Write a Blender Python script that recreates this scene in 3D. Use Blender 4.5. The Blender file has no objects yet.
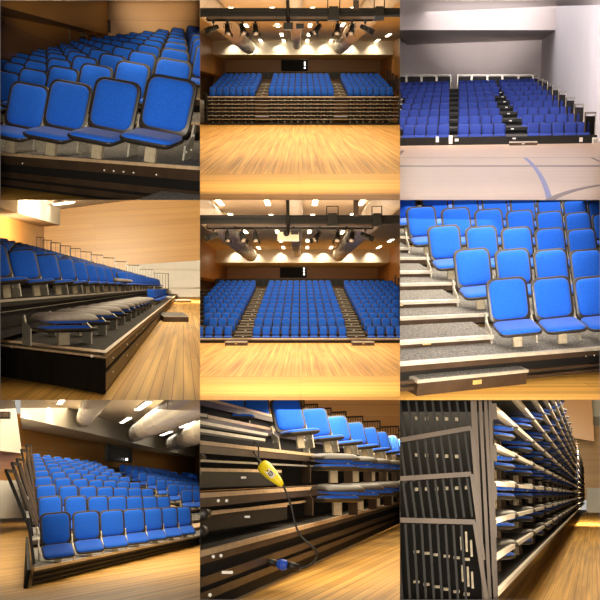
import bpy, bmesh, math, random
from mathutils import Vector, Matrix
random.seed(7)
V3 = Vector
SC = bpy.context.scene
C = SC.collection
F = 900.0
CAM = V3((0, 0, 0))
# ------------------------------------------------------------------ camera / view
cd = bpy.data.cameras.new('camera'); cam = bpy.data.objects.new('camera', cd); C.objects.link(cam)
cam.location = CAM; cam.rotation_euler = (math.pi/2, 0, 0)
cd.sensor_width = 36.0; cd.lens = 36.0*F/600.0; cd.clip_start = 0.1; cd.clip_end = 600
SC.camera = cam
SC.view_settings.view_transform = 'Standard'; SC.view_settings.look = 'None'
SC.view_settings.gamma = 1.0; SC.view_settings.use_curve_mapping = False
SC.view_settings.exposure = 0.0
w = bpy.data.worlds.new('world'); SC.world = w; w.use_nodes = True
w.node_tree.nodes['Background'].inputs[0].default_value = (1.0, .95, .88, 1)
w.node_tree.nodes['Background'].inputs[1].default_value = .5

# ------------------------------------------------------------------ materials
def mat(name, col, rough=.6, metal=0., spec=.4, noise=0., nscale=8., bump=0., stretch=(1, 1, 1), emit=0., sheen=0.):
    m = bpy.data.materials.new(name); m.use_nodes = True
    nt = m.node_tree; b = nt.nodes['Principled BSDF']
    b.inputs['Base Color'].default_value = (*col, 1); b.inputs['Roughness'].default_value = rough
    b.inputs['Metallic'].default_value = metal; b.inputs['Specular IOR Level'].default_value = spec
    if sheen: b.inputs['Sheen Weight'].default_value = sheen
    if emit:
        b.inputs['Emission Color'].default_value = (*col, 1); b.inputs['Emission Strength'].default_value = emit
    if noise or bump:
        tc = nt.nodes.new('ShaderNodeTexCoord'); mp = nt.nodes.new('ShaderNodeMapping')
        mp.inputs['Scale'].default_value = stretch
        nz = nt.nodes.new('ShaderNodeTexNoise'); nz.inputs['Scale'].default_value = nscale; nz.inputs['Detail'].default_value = 4
        nt.links.new(tc.outputs['Object'], mp.inputs[0]); nt.links.new(mp.outputs[0], nz.inputs['Vector'])
        if noise:
            r = nt.nodes.new('ShaderNodeValToRGB')
            r.color_ramp.elements[0].position = .3; r.color_ramp.elements[1].position = .7
            r.color_ramp.elements[0].color = (*[c*(1-noise) for c in col], 1)
            r.color_ramp.elements[1].color = (*[min(1, c*(1+noise)) for c in col], 1)
            nt.links.new(nz.outputs['Fac'], r.inputs[0]); nt.links.new(r.outputs[0], b.inputs['Base Color'])
        if bump:
            bp = nt.nodes.new('ShaderNodeBump'); bp.inputs['Strength'].default_value = bump; bp.inputs['Distance'].default_value = .02
            nt.links.new(nz.outputs['Fac'], bp.inputs['Height']); nt.links.new(bp.outputs[0], b.inputs['Normal'])
    return m

def planks(name, c1, c2, gap, length=6., width=.1, rough=.3, spec=.5, mortar=.004, contrast=.25):
    """boards laid along the UV u axis (UVs are in metres)"""
    m = bpy.data.materials.new(name); m.use_nodes = True
    nt = m.node_tree; b = nt.nodes['Principled BSDF']; L = nt.links.new
    uv = nt.nodes.new('ShaderNodeUVMap'); uv.uv_map = 'uv'
    br = nt.nodes.new('ShaderNodeTexBrick'); br.offset = .37; br.inputs['Scale'].default_value = 1
    br.inputs['Color1'].default_value = (*c1, 1); br.inputs['Color2'].default_value = (*c2, 1); br.inputs['Mortar'].default_value = (*gap, 1)
    br.inputs['Mortar Size'].default_value = mortar; br.inputs['Brick Width'].default_value = length; br.inputs['Row Height'].default_value = width
    br.inputs['Bias'].default_value = -.1
    L(uv.outputs[0], br.inputs['Vector'])
    mp = nt.nodes.new('ShaderNodeMapping'); mp.inputs['Scale'].default_value = (.35/length*3, 1/width*.9, 1)
    nz = nt.nodes.new('ShaderNodeTexNoise'); nz.inputs['Scale'].default_value = 1.0; nz.inputs['Detail'].default_value = 5
    L(uv.outputs[0], mp.inputs[0]); L(mp.outputs[0], nz.inputs['Vector'])
    mx = nt.nodes.new('ShaderNodeMix'); mx.data_type = 'RGBA'; mx.blend_type = 'MULTIPLY'; mx.inputs[0].default_value = 1
    rp = nt.nodes.new('ShaderNodeValToRGB'); rp.color_ramp.elements[0].position = .3; rp.color_ramp.elements[1].position = .72
    d = 1-contrast*2; rp.color_ramp.elements[0].color = (d, d*.93, d*.85, 1); rp.color_ramp.elements[1].color = (1, 1, 1, 1)
    L(nz.outputs['Fac'], rp.inputs[0]); L(br.outputs['Color'], mx.inputs[6]); L(rp.outputs[0], mx.inputs[7]); L(mx.outputs[2], b.inputs['Base Color'])
    b.inputs['Roughness'].default_value = rough; b.inputs['Specular IOR Level'].default_value = spec
    return m

M = dict(
 blue=mat('blue_fabric', (.008, .10, .60), .85, spec=.2, noise=.12, nscale=60, sheen=.15),
 navy=mat('court_blue_fabric', (.022, .042, .22), .85, spec=.2, noise=.1, nscale=60),
 shell=mat('black_moulded_shell', (.024, .020, .018), .42, noise=.2, nscale=40, spec=.5),
 greyshell=mat('grey_moulded_shell', (.22, .19, .17), .45, noise=.15, nscale=30),
 steel=mat('dark_brown_steel', (.070, .044, .028), .42, .2, noise=.3, nscale=3),
 black=mat('black_steel', (.009, .008, .007), .5, .0, spec=.25, noise=.3, nscale=5),
 void=mat('shade_black', (.006, .005, .005), .8),  # near-black colour stands for the shade under and between decks
 galv=mat('galvanised_steel', (.50, .47, .40), .4, .55, noise=.25, nscale=30),
 post=mat('beige_steel_post', (.42, .36, .26), .45, .3, noise=.2, nscale=20),
 nosing=mat('pale_wooden_nosing', (.62, .44, .27), .4, noise=.15, nscale=10),
 alu=mat('aluminium_nosing', (.60, .55, .48), .4, .2, noise=.12, nscale=10),
 carpet=mat('grey_carpet', (.20, .19, .18), .95, noise=.55, nscale=45, spec=.1, bump=.3),
 dcarpet=mat('dark_carpet', (.07, .065, .06), .95, noise=.5, nscale=45, spec=.1),
 curtain=mat('black_skirt_cloth', (.008, .007, .006), .6, spec=.15, noise=.4, nscale=3, bump=.6, stretch=(2, 2, .6)),
 wood=planks('honey_wood_panelling', (.50, .25, .06), (.46, .22, .05), (.30, .14, .035), 30, .9, .35, .4, .012, .07),
 woodlite=planks('pale_honey_wood_panelling', (.68, .38, .12), (.62, .34, .10), (.42, .21, .06), 30, .8, .35, .4, .012, .08),
 ceil=mat('cream_ceiling', (.72, .60, .45), .8, noise=.05, nscale=2),
 cream=mat('cream_bulkhead', (.72, .66, .55), .75),
 duct=mat('cream_duct', (.66, .60, .50), .35, noise=.05, nscale=3),
 white=mat('white_wall', (.78, .75, .70), .7, noise=.04, nscale=1),
 pinkw=mat('pale_pink_grey_plaster', (.60, .52, .495), .85, noise=.04, nscale=.5),
 lav=mat('pale_grey_plaster', (.62, .57, .585), .85, noise=.03, nscale=.5),
 floor=planks('honey_wood_floor', (.96, .58, .15), (.80, .42, .08), (.45, .18, .03), 9., .12, .55, .15, .005, .25),
 maple=planks('pale_maple_court', (.66, .47, .33), (.60, .42, .29), (.50, .34, .22), 4., .12, .3, .4, .003, .08),
 linedark=mat('dark_court_line', (.12, .06, .05), .4), linegrey=mat('grey_court_line', (.35, .27, .22), .4), lineblue=mat('blue_court_line', (.10, .11, .38), .4),
 lamp=mat('lit_lamp', (1, .86, .62), emit=9.), lampw=mat('lit_lamp_white', (1, .93, .8), emit=6.),
 tag=mat('pale_tag', (.75, .72, .66), .5), brass=mat('brass_tag', (.75, .55, .22), .4, .3),
 yellow=mat('yellow_plastic', (.85, .68, .02), .35), bplug=mat('blue_plastic', (.03, .10, .62), .35), rubber=mat('black_rubber', (.015, .014, .013), .5),
 glass=mat('dark_glass', (.008, .009, .010), .5, spec=.2), part=mat('warm_grey_partition', (.22, .17, .12), .95, spec=.05),
 lens=mat('spotlight_lens', (.25, .2, .16), .1, spec=.8), proj=mat('white_projector', (.65, .55, .42), .5),
)

# ------------------------------------------------------------------ rooms: nine halls seen from one standpoint, each turned towards it
class Bay:
    def __init__(s, i, j, place):
        s.i, s.j, s.place = i, j, place
        cx, cy = 200*i+100-300, 300-(200*j+100)
        n = V3((cx, F, cy)).normalized()
        x = (V3((1, 0, 0)) - n*n.x).normalized(); z = (V3((0, 0, 1)) - n*n.z).normalized()
        a = .5*math.asin(max(-1, min(1, x.dot(z))))
        xx = (x - z*math.tan(a)).normalized(); zz = xx.cross(n)
        s.R = Matrix((xx, n, zz))                     # world -> hall
        s.M = Matrix.Translation(CAM) @ s.R.transposed().to_4x4()
        s.planes = []
        e = .02
        c = [s.wr(200*i+e, 200*j+e), s.wr(200*i+200-e, 200*j+e), s.wr(200*i+200-e, 200*j+200-e), s.wr(200*i+e, 200*j+200-e)]
        for k in range(4):
            nn = c[k].cross(c[(k+1) % 4]).normalized()
            if nn.dot(V3((0, 1, 0))) < 0: nn = -nn
            s.planes.append(nn)
    def wr(s, gu, gv): return s.R @ V3((gu-300, F, 300-gv))
    def ray(s, u, v):
        r = s.wr(200*s.i+u/3, 200*s.j+v/3); return r/r.y
    def at(s, u, v, D): return s.ray(u, v)*D
    def onz(s, u, v, z):
        r = s.ray(u, v); return r*(z/r.z)

B1 = Bay(0, 0, 'upper left'); B2 = Bay(1, 0, 'upper middle'); B3 = Bay(2, 0, 'upper right')
B4 = Bay(0, 1, 'middle left'); B5 = Bay(1, 1, 'central'); B6 = Bay(2, 1, 'middle right')
B7 = Bay(0, 2, 'lower left'); B8 = Bay(1, 2, 'lower middle'); B9 = Bay(2, 2, 'lower right')

# ------------------------------------------------------------------ mesh building
class MB:
    def __init__(s): s.v = []; s.f = []; s.mi = []; s.uv = {}; s.mats = []; s.smooth = []
    def m(s, name):
        if name not in s.mats: s.mats.append(name)
        return s.mats.index(name)
    def add(s, vs, fs, m, smooth=False, T=None, uvs=None):
        b = len(s.v); k = s.m(m)
        s.v += [tuple((T @ V3(p)) if T else p) for p in vs]
        for n, f in enumerate(fs):
            s.f.append([b+i for i in f]); s.mi.append(k); s.smooth.append(smooth)
            if uvs: s.uv[len(s.f)-1] = uvs[n]
        return s
    def hexa(s, lo, hi, m, T=None):           # two rings of equal length
        n = len(lo); fs = [list(range(n))[::-1], list(range(n, 2*n))]
        for k in range(n): fs.append([k, (k+1) % n, n+(k+1) % n, n+k])
        return s.add(list(lo)+list(hi), fs, m, False, T)
    def box(s, c, d, m, T=None):
        x, y, z = c; a, b, h = d[0]/2, d[1]/2, d[2]/2
        lo = [(x-a, y-b, z-h), (x+a, y-b, z-h), (x+a, y+b, z-h), (x-a, y+b, z-h)]
        return s.hexa(lo, [(p[0], p[1], z+h) for p in lo], m, T)
    def prism(s, pts, ext, m):
        e = V3(ext); return s.hexa([V3(p) for p in pts], [V3(p)+e for p in pts], m)
    def tube(s, pts, r, m, n=8, r2=None, T=None, cap=True):
        pts = [V3(p) for p in pts]; vs = []; fs = []; N = len(pts); up = None
        for k, p in enumerate(pts):
            d = (pts[min(k+1, N-1)]-pts[max(k-1, 0)]).normalized()
            if up is None:
                up = V3((0, 0, 1)) if abs(d.z) < .9 else V3((0, 1, 0))
            sx = d.cross(up).normalized(); up = sx.cross(d).normalized()
            rr = r if r2 is None else r+(r2-r)*k/(N-1)
            if isinstance(r, (list, tuple)): rr = r[k]
            for q in range(n):
                a = 2*math.pi*q/n; vs.append(p+sx*rr*math.cos(a)+up*rr*math.sin(a))
        for k in range(N-1):
            for q in range(n): fs.append([k*n+q, k*n+(q+1) % n, (k+1)*n+(q+1) % n, (k+1)*n+q])
        if cap: fs += [list(range(n))[::-1], [(N-1)*n+q for q in range(n)]]
        return s.add(vs, fs, m, n > 5, T)
    def bar(s, a, b, w, h, m, up=(0, 0, 1)):   # square bar
        a, b = V3(a), V3(b); d = (b-a).normalized(); sx = d.cross(V3(up)).normalized(); u = sx.cross(d)
        q = [sx*w/2+u*h/2, -sx*w/2+u*h/2, -sx*w/2-u*h/2, sx*w/2-u*h/2]
        return s.hexa([a+k for k in q], [b+k for k in q], m)
    def pad(s, wd, h, r, m, rings, T=None, seg=3, cap0=True):
        """rounded-rectangle cushion or shell: rings = [(inset, z)] from the back to the middle of the front"""
        vs = []; fs = []; n = 4*(seg+1)
        for ins, z in rings:
            a, b = wd/2-ins, h/2-ins; rr = max(.004, min(r-ins*.6, a, b))
            for cx, cy, a0 in ((a-rr, b-rr, 0), (-a+rr, b-rr, 90), (-a+rr, -b+rr, 180), (a-rr, -b+rr, 270)):
                for q in range(seg+1):
                    t = math.radians(a0+90*q/seg); vs.append((cx+rr*math.cos(t), cy+rr*math.sin(t), z))
        for k in range(len(rings)-1):
            for q in range(n): fs.append([k*n+q, k*n+(q+1) % n, (k+1)*n+(q+1) % n, (k+1)*n+q])
        fs.append([(len(rings)-1)*n+q for q in range(n)])
        if cap0: fs.append(list(range(n))[::-1])
        return s.add(vs, fs, m, True, T)
    def mesh(s, name):
        me = bpy.data.meshes.new(name); me.from_pydata([tuple(p) for p in s.v], [], s.f); 
        for k in s.mats: me.materials.append(M[k])
        me.polygons.foreach_set('material_index', s.mi); me.polygons.foreach_set('use_smooth', s.smooth)
        if s.uv:
            l = me.uv_layers.new(name='uv')
            for p in me.polygons:
                if p.index in s.uv:
                    for li, c in zip(p.loop_indices, s.uv[p.index]): l.data[li].uv = c
        me.update(); return me

def tagit(o, label=None, cat=None, group=None, kind=None):
    if label: o['label'] = label
    if cat: o['category'] = cat
    if group: o['group'] = group
    if kind: o['kind'] = kind
    return o
def link(name, mb, bay=None, parent=None, T=None, centre=True):
    """mb is in hall coordinates; the origin is moved to the foot of the shape"""
    if isinstance(mb, MB):
        if centre and T is None and parent is None and mb.v:
            n = len(mb.v); o0 = V3((sum(p[0] for p in mb.v)/n, sum(p[1] for p in mb.v)/n, min(p[2] for p in mb.v)))
            mb.v = [tuple(V3(p)-o0) for p in mb.v]; T = Matrix.Translation(o0)
        me = mb.mesh(name)
    else: me = mb
    o = bpy.data.objects.new(name, me); C.objects.link(o)
    if parent is not None:
        o.parent = parent
        if T is not None: o.matrix_local = T
    else: o.matrix_world = bay.M @ (T or Matrix())
    if bay: o['bay'] = bay.i+3*bay.j
    return o
def empty(name, bay, loc, rot=None):
    o = bpy.data.objects.new(name, None); C.objects.link(o); o.empty_display_size = .2
    o.matrix_world = bay.M @ (Matrix.Translation(loc) @ (rot.to_4x4() if rot else Matrix())); o['bay'] = bay.i+3*bay.j
    return o
def struct(name, mb, bay): return tagit(link(name, mb, bay), kind='structure')
def part(name, mb, root, off, mname=None):
    """mb in hall coordinates (unrotated root at off)"""
    mb.v = [tuple(V3(p)-V3(off)) for p in mb.v]
    o = link(name, mb, None, root); o['bay'] = root['bay']; return o
def single(name, mb, bay, label, cat, group=None, kind=None): return tagit(link(name, mb, bay), label, cat, group, kind)

def slab(pts, m, th=(0, .2, 0), duv=None):
    """thick panel; pts are hall points; UVs in metres along duv (board direction)"""
    mb = MB(); P = [V3(p) for p in pts]; e = V3(th); n = len(P)
    d = (V3(duv) if duv else (P[1]-P[0])).normalized()
    nrm = (P[1]-P[0]).cross(P[2]-P[0]).normalized(); q = nrm.cross(d).normalized()
    f = [list(range(n)), list(range(n, 2*n))[::-1]]
    for k in range(n): f.append([k, n+k, n+(k+1) % n, (k+1) % n])
    vs = P+[p+e for p in P]
    uvs = [[(vs[i].dot(d), vs[i].dot(q)) for i in ff] for ff in f]
    mb.add(vs, f, m, False, None, uvs); return mb

# ------------------------------------------------------------------ seats
BH, BW, ZB, REC = .50, .455, .215, 13.
def back_T(rec=REC, zb=ZB, y=0.):
    a = math.radians(rec)
    return Matrix(((1, 0, 0, 0), (0, math.sin(a), -math.cos(a), y), (0, math.cos(a), math.sin(a), zb), (0, 0, 0, 1))) @ Matrix.Translation((0, BH/2, 0))
def seat_T(tilt=6., z=.205):
    a = math.radians(tilt)
    return Matrix.Translation((0, -.215, z)) @ Matrix.Rotation(a, 4, 'X')
def shell_pad(mb, T, m='shell', seg=3):
    return mb.pad(BW, BH, .085, m, [(.03, -.045), (.008, -.035), (0, -.015), (0, .004), (.008, .010)], T, seg)
def cush_pad(mb, T, m='blue', seg=3):
    return mb.pad(BW-.060, BH-.075, .075, m, [(0, .0), (0, .018), (.012, .032), (.05, .042), (.12, .047)], T @ Matrix.Translation((0, .012, .004)), seg, False)
def seat_pan(mb, T, m='shell', seg=3):
    return mb.pad(BW, .40, .07, m, [(.05, -.05), (.01, -.032), (0, -.012), (0, .0)], T, seg)
def seat_cush(mb, T, m='blue', seg=3):
    return mb.pad(BW-.025, .375, .07, m, [(0, .0), (0, .014), (.015, .027), (.06, .034), (.12, .034)], T @ Matrix.Translation((0, -.0, .0)), seg, False)
def post_mb(mb, m='post'): return mb.box((0, -.2, .085), (.095, .05, .17), m)
def bracket_mb(mb, sx, m='galv'):
    x = sx*(BW/2+.018); lo = [(-.10, 0), (.09, 0), (.11, .20), (.115, .34), (.07, .34), (.045, .24), (-.09, .17)]
    return mb.hexa([(x-.008, y, z) for y, z in lo], [(x+.008, y, z) for y, z in lo], m)
def rivets(mb, sx):
    x = sx*(BW/2+.018)
    for y, z in ((-.06, .12), (.06, .13), (.08, .25)): mb.box((x, y, z), (.024, .018, .018), 'tag')
    return mb
SEATCACHE = {}
def seat_parts(tilt):
    if tilt in SEATCACHE: return SEATCACHE[tilt]
    P = {}
    if tilt > 50:          # low-set seat
        s = MB(); K = Matrix.Diagonal((.88, 1, 1, 1)); Tb = K @ back_T(zb=ZB-.13) @ Matrix.Diagonal((1, .95, 1, 1)); Ts = K @ seat_T(tilt-100, .205-.13)
        shell_pad(s, Tb, seg=2); cush_pad(s, Tb, seg=2); seat_pan(s, Ts, seg=2); seat_cush(s, Ts, seg=2); s.box((0, -.2, .03), (.095, .05, .06), 'post')
        P['one'] = s.mesh('auditorium_chair'); SEATCACHE[tilt] = P; return P
    P['backrest'] = shell_pad(MB(), back_T()).mesh('backrest'); P['back_cushion'] = cush_pad(MB(), back_T()).mesh('back_cushion')
    P['seat'] = seat_pan(MB(), seat_T(tilt)).mesh('seat'); P['seat_cushion'] = seat_cush(MB(), seat_T(tilt)).mesh('seat_cushion')
    P['post'] = post_mb(MB()).mesh('support_post')
    P['bl'] = rivets(bracket_mb(MB(), -1), -1).mesh('side_bracket'); P['br'] = rivets(bracket_mb(MB(), 1), 1).mesh('side_bracket')
    s = MB(); shell_pad(s, back_T(), seg=2); cush_pad(s, back_T(), seg=2); seat_pan(s, seat_T(tilt), seg=2); seat_cush(s, seat_T(tilt), seg=2); post_mb(s); bracket_mb(s, 1); bracket_mb(s, -1)
    P['one'] = s.mesh('auditorium_chair')
    SEATCACHE[tilt] = P; return P
def court_seat():
    s = MB(); T = back_T(8, .06) @ Matrix.Translation((0, -.03, 0))
    s.pad(BW, .44, .03, 'shell', [(.01, -.03), (0, -.02), (0, .0)], T, 1); s.pad(BW-.03, .42, .03, 'navy', [(0, .0), (.005, .02), (.05, .03)], T, 1, False)
    T = seat_T(9, .07); s.pad(BW, .38, .03, 'shell', [(.01, -.04), (0, 0)], T, 1); s.pad(BW-.02, .36, .03, 'navy', [(0, .0), (.005, .02), (.05, .025)], T, 1, False)
    s.box((0, -.15, .02), (.06, .05, .06), 'galv'); return s.mesh('court_chair')
COURT = court_seat()
# folded seat: the back laid flat on the seat pan
def folded_parts(top='greyshell', seg=3, raise_=.0, cush='blue', small=.0, brk='galv'):
    P = {}
    Tp = seat_T(0, .205)
    P['seat'] = seat_pan(MB(), Tp).mesh('seat')
    P['seat_cushion'] = seat_cush(MB(), Tp @ Matrix.Diagonal((1-small, 1-small, 1, 1)), cush).mesh('seat_cushion')
    Tb = Matrix.Translation((0, -.225, .315+raise_)) @ Matrix.Rotation(math.radians(3), 4, 'X') @ Matrix.Scale(-1, 4, (0, 0, 1)) 
    P['back_cushion'] = cush_pad(MB(), Tb @ Matrix.Diagonal((1-small, 1-small, 1, 1)), cush).mesh('back_cushion')
    b = MB(); b.pad(BW, BH, .085, top, [(.12, .075), (.06, .066), (.025, .045), (.004, .018), (0, 0), (.01, -.008)], Matrix.Translation((0, -.225, .315+raise_)) @ Matrix.Rotation(math.radians(3), 4, 'X'), seg)
    P['backrest'] = b.mesh('backrest')
    P['post'] = MB().box((0, -.2, .085), (.085, .05, .17), 'post').mesh('support_post')
    for k, sx in (('bl', -1), ('br', 1)):
        mb = MB(); x = sx*(BW/2+.018)
        lo = [(-.16, 0), (.06, 0), (.07, .24), (.05, .36), (.02, .36), (-.02, .27), (-.16, .20)]
        mb.hexa([(x-.006, y, z) for y, z in lo], [(x+.006, y, z) for y, z in lo], brk); P[k] = mb.mesh('side_bracket')
    P['top_bar'] = MB().box((BW/2+.005, -.13, .335), (.035, .22, .05), 'alu').mesh('hinge_bar')
    return P
FOLD = folded_parts('greyshell', small=.16); FOLD8 = folded_parts('shell', small=.13, raise_=-.015, brk='steel'); FOLD9 = folded_parts('shell', raise_=.005, brk='steel')

f2 = MB(); seat_pan(f2, Matrix.Translation((0, -.2, .13)), 'shell', 1); f2.pad(BW-.02, .4, .07, 'shell', [(.01, .0), (0, .02), (.05, .05)], Matrix.Translation((0, -.2, .16)), 1); f2.box((0, -.38, .05), (.06, .04, .08), 'post')
FOLD2 = f2.mesh('folded_chair')
SEATS = []          # (bay, row, col, matrix, width in pixels, parts, kind)
def basis(yaw, pitch, roll=0.):
    return (Matrix.Rotation(math.radians(pitch), 3, 'X') @ Matrix.Rotation(math.radians(roll), 3, 'Y') @ Matrix.Rotation(math.radians(yaw), 3, 'Z'))
def up_of(pitch, roll=0): return basis(0, pitch, roll) @ V3((0, 0, 1))
def visible(bay, p, margin=.5):
    return all(pl.dot(p) > -margin for pl in bay.planes) and p.y > 1
class Lattice:
    """seats in rows: P top of the first backrest, U to the next seat, V to the next row"""
    def __init__(s, bay, P, U, V, scale, yaw, pitch, roll=0., f=.2, tilt=6., pp=0., toph=None):
        s.bay = bay; s.P, s.U, s.V = V3(P)*scale, V3(U)*scale, V3(V)*scale
        s.rot = basis(yaw, pitch, roll); un = s.U.normalized(); s.up0 = (V3((0, 0, 1))-un*un.z).normalized(); ax = un if un.x > 0 else -un; s.up = Matrix.Rotation(math.radians(pp), 3, ax) @ s.up0; s.tilt = tilt
        a = math.radians(REC); s.top = s.rot @ V3((0, BH*math.sin(a), ZB+BH*math.cos(a)))
        if toph: s.top = s.rot @ V3((0, .08, toph))
        s.rise = s.V.dot(s.up); s.W = s.V-s.up*s.rise; s.f = f
    def base(s, r, c): return s.P+s.U*c+s.V*r-s.top
    def seat(s, r, c, kind='seat'):
        b = s.base(r, c)
        if visible(s.bay, b+s.up*.5, .45):
            SEATS.append(dict(bay=s.bay, r=r, c=c, b=b, rot=s.rot, D=b.y, tilt=s.tilt, kind=kind))
    def edge(s, r, c, w=0.): return s.base(r, c)-s.W*s.f+s.W*w     # on the deck, w=0 the nosing, w=1 foot of the next riser

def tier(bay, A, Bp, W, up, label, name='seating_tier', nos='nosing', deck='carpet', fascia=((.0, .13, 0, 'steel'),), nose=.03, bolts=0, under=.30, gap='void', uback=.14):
    """one deck of the bank: A-B front top edge, W towards its back"""
    off = A.copy(); root = empty(name, bay, off); tagit(root, label, 'seating platform', 'stepped seating platforms')
    A, Bp, W, up = V3(A), V3(Bp), V3(W), V3(up); n = W.normalized()
    e = n*.05
    part('deck_board', MB().hexa([A+e-up*.03, Bp+e-up*.03, Bp+W-up*.03, A+W-up*.03], [A+e, Bp+e, Bp+W, A+W], deck), root, off)
    part('nosing', MB().hexa([A-up*nose, Bp-up*nose, Bp+e-up*nose, A+e-up*nose], [A+up*.004, Bp+up*.004, Bp+e+up*.004, A+e+up*.004], nos), root, off)
    for (z0, z1, back, m) in fascia:
        o = n*(back+.012); part('fascia_beam', MB().hexa([A+o-up*z1, Bp+o-up*z1, Bp+o+n*.05-up*z1, A+o+n*.05-up*z1], [A+o-up*(z0+nose), Bp+o-up*(z0+nose), Bp+o+n*.05-up*(z0+nose), A+o+n*.05-up*(z0+nose)], m), root, off)
    if under:  # closes the gap below the deck in black, for its shade
        o = n*uback; part('shade_riser', MB().hexa([A+o-up*under, Bp+o-up*under, Bp+o+n*.03-up*under, A+o+n*.03-up*under], [A+o-up*.03, Bp+o-up*.03, Bp+o+n*.03-up*.03, A+o+n*.03-up*.03], gap), root, off)
    if bolts:
        for t in bolts:
            p = A+(Bp-A)*t-up*.085+n*.008; d = (Bp-A).normalized()
            part('bolt', MB().tube([p, p-n*.010], .007, 'tag', 8), root, off)
    return root

# ------------------------------------------------------------------ lights
def area(bay, p, tgt, size, power, col=(1, .80, .55), sy=None):  # added fill light, its back to the viewer so it stays unseen
    l = bpy.data.lights.new('unseen_fill_area', 'AREA'); l.energy = power; l.color = col; l.shape = 'RECTANGLE'; l.size = size; l.size_y = sy or size
    o = bpy.data.objects.new('unseen_fill_area', l); C.objects.link(o)
    d = (V3(tgt)-V3(p)).normalized(); q = d.to_track_quat('-Z', 'Z')
    o.matrix_world = bay.M @ Matrix.Translation(p) @ q.to_matrix().to_4x4(); return o
def front(bay, p, tgt, sx, sy, power, col=(1, .86, .66)):  # frontal fill added inside a hall, no fixture there
    return area(bay, p, tgt, sx, power, col, sy)
def beam(bay, u, v, deg, power, col=(1, .86, .66), rad=.04, y=-.06):
    """unseen fill spot added at the viewpoint and aimed into a hall"""
    return spot(bay, V3((0, y, .0)), bay.at(u, v, 50), power, deg, 1.0, col, rad)
def strip(bay, x, y0, y1, s0, wd, power, col=(1, .82, .58), down=True, xs=0.):
    """long soft fill light, added and unseen, over (or under) the depth of a hall, its plane sloping so that it faces away from the viewer"""
    l = bpy.data.lights.new('unseen_fill_strip', 'AREA'); l.energy = power; l.color = col; l.shape = 'RECTANGLE'; l.size = wd; l.size_y = y1-y0
    o = bpy.data.objects.new('unseen_fill_strip', l); C.objects.link(o)
    off = -.12 if down else .12
    a = V3((x+xs*y0, y0, s0*y0+off)); b = V3((x+xs*y1, y1, s0*y1+off)); d = (b-a).normalized()
    up = V3((0, 0, 1)) if down else V3((0, 0, -1)); z = (up-d*up.dot(d)).normalized(); xx = d.cross(z)
    R = Matrix((xx, d, z)).transposed()
    o.matrix_world = bay.M @ Matrix.Translation((a+b)/2) @ R.to_4x4(); return o
def spot(bay, p, tgt, power, ang=80, blend=.6, col=(1, .80, .55), rad=.05):  # serves the bulkhead downlights and the added fill spots alike
    l = bpy.data.lights.new('downlight_or_fill_spot', 'SPOT'); l.energy = power; l.color = col; l.spot_size = math.radians(ang); l.spot_blend = blend; l.shadow_soft_size = rad
    o = bpy.data.objects.new('downlight_or_fill_spot', l); C.objects.link(o)
    q = (V3(tgt)-V3(p)).normalized().to_track_quat('-Z', 'Z'); o.matrix_world = bay.M @ Matrix.Translation(p) @ q.to_matrix().to_4x4(); return o

def rail(bay, a, b, up, h, label, n=6, r=.018, m='black', fill=None, group='guard rails of the seating bank', name='guard_rail', top2=None):
    """guard rail panel standing on a-b"""
    a, b, up = V3(a), V3(b), V3(up); off = a.copy(); root = empty(name, bay, off); tagit(root, label, 'railing', group)
    f = MB(); f.bar(a, a+up*h, r*2, r*2, m, (1, 0, 0)); f.bar(b, b+up*h, r*2, r*2, m, (1, 0, 0)); f.bar(a+up*h, b+up*h, r*2, r*2, m); f.bar(a+up*.08, b+up*.08, r*1.6, r*1.6, m)
    part('rail_frame', f, root, off)
    g = MB()
    for k in range(1, n):
        p = a+(b-a)*(k/n); g.bar(p+up*.08, p+up*h, r*.9, r*.9, m, (1, 0, 0))
    if n > 1: part('balusters', g, root, off)
    if fill:
        w_ = (b-a).cross(up).normalized()*.008
        part('infill_panel', MB().hexa([a+up*.05-w_, b+up*.05-w_, b+up*.05+w_, a+up*.05+w_], [a+up*(h-.03)-w_, b+up*(h-.03)-w_, b+up*(h-.03)+w_, a+up*(h-.03)+w_], fill), root, off)
    return root
ORD = ['first', 'second', 'third', 'fourth', 'fifth', 'sixth', 'seventh', 'eighth', 'ninth', 'tenth', 'eleventh', 'twelfth', 'thirteenth', 'fourteenth', 'fifteenth', 'sixteenth', 'seventeenth', 'eighteenth', 'nineteenth', 'twentieth']
def od(n):
    if n < 20: return ORD[n]
    t = ['twenty', 'thirty', 'forty', 'fifty'][(n+1)//10-2] if (n+1) % 10 else None
    if t: return t+'-'+ORD[(n+1) % 10-1]
    return {30: 'thirtieth', 40: 'fortieth', 50: 'fiftieth'}.get(n+1, 'last')

UPZ = V3((0, 0, 1))
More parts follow.
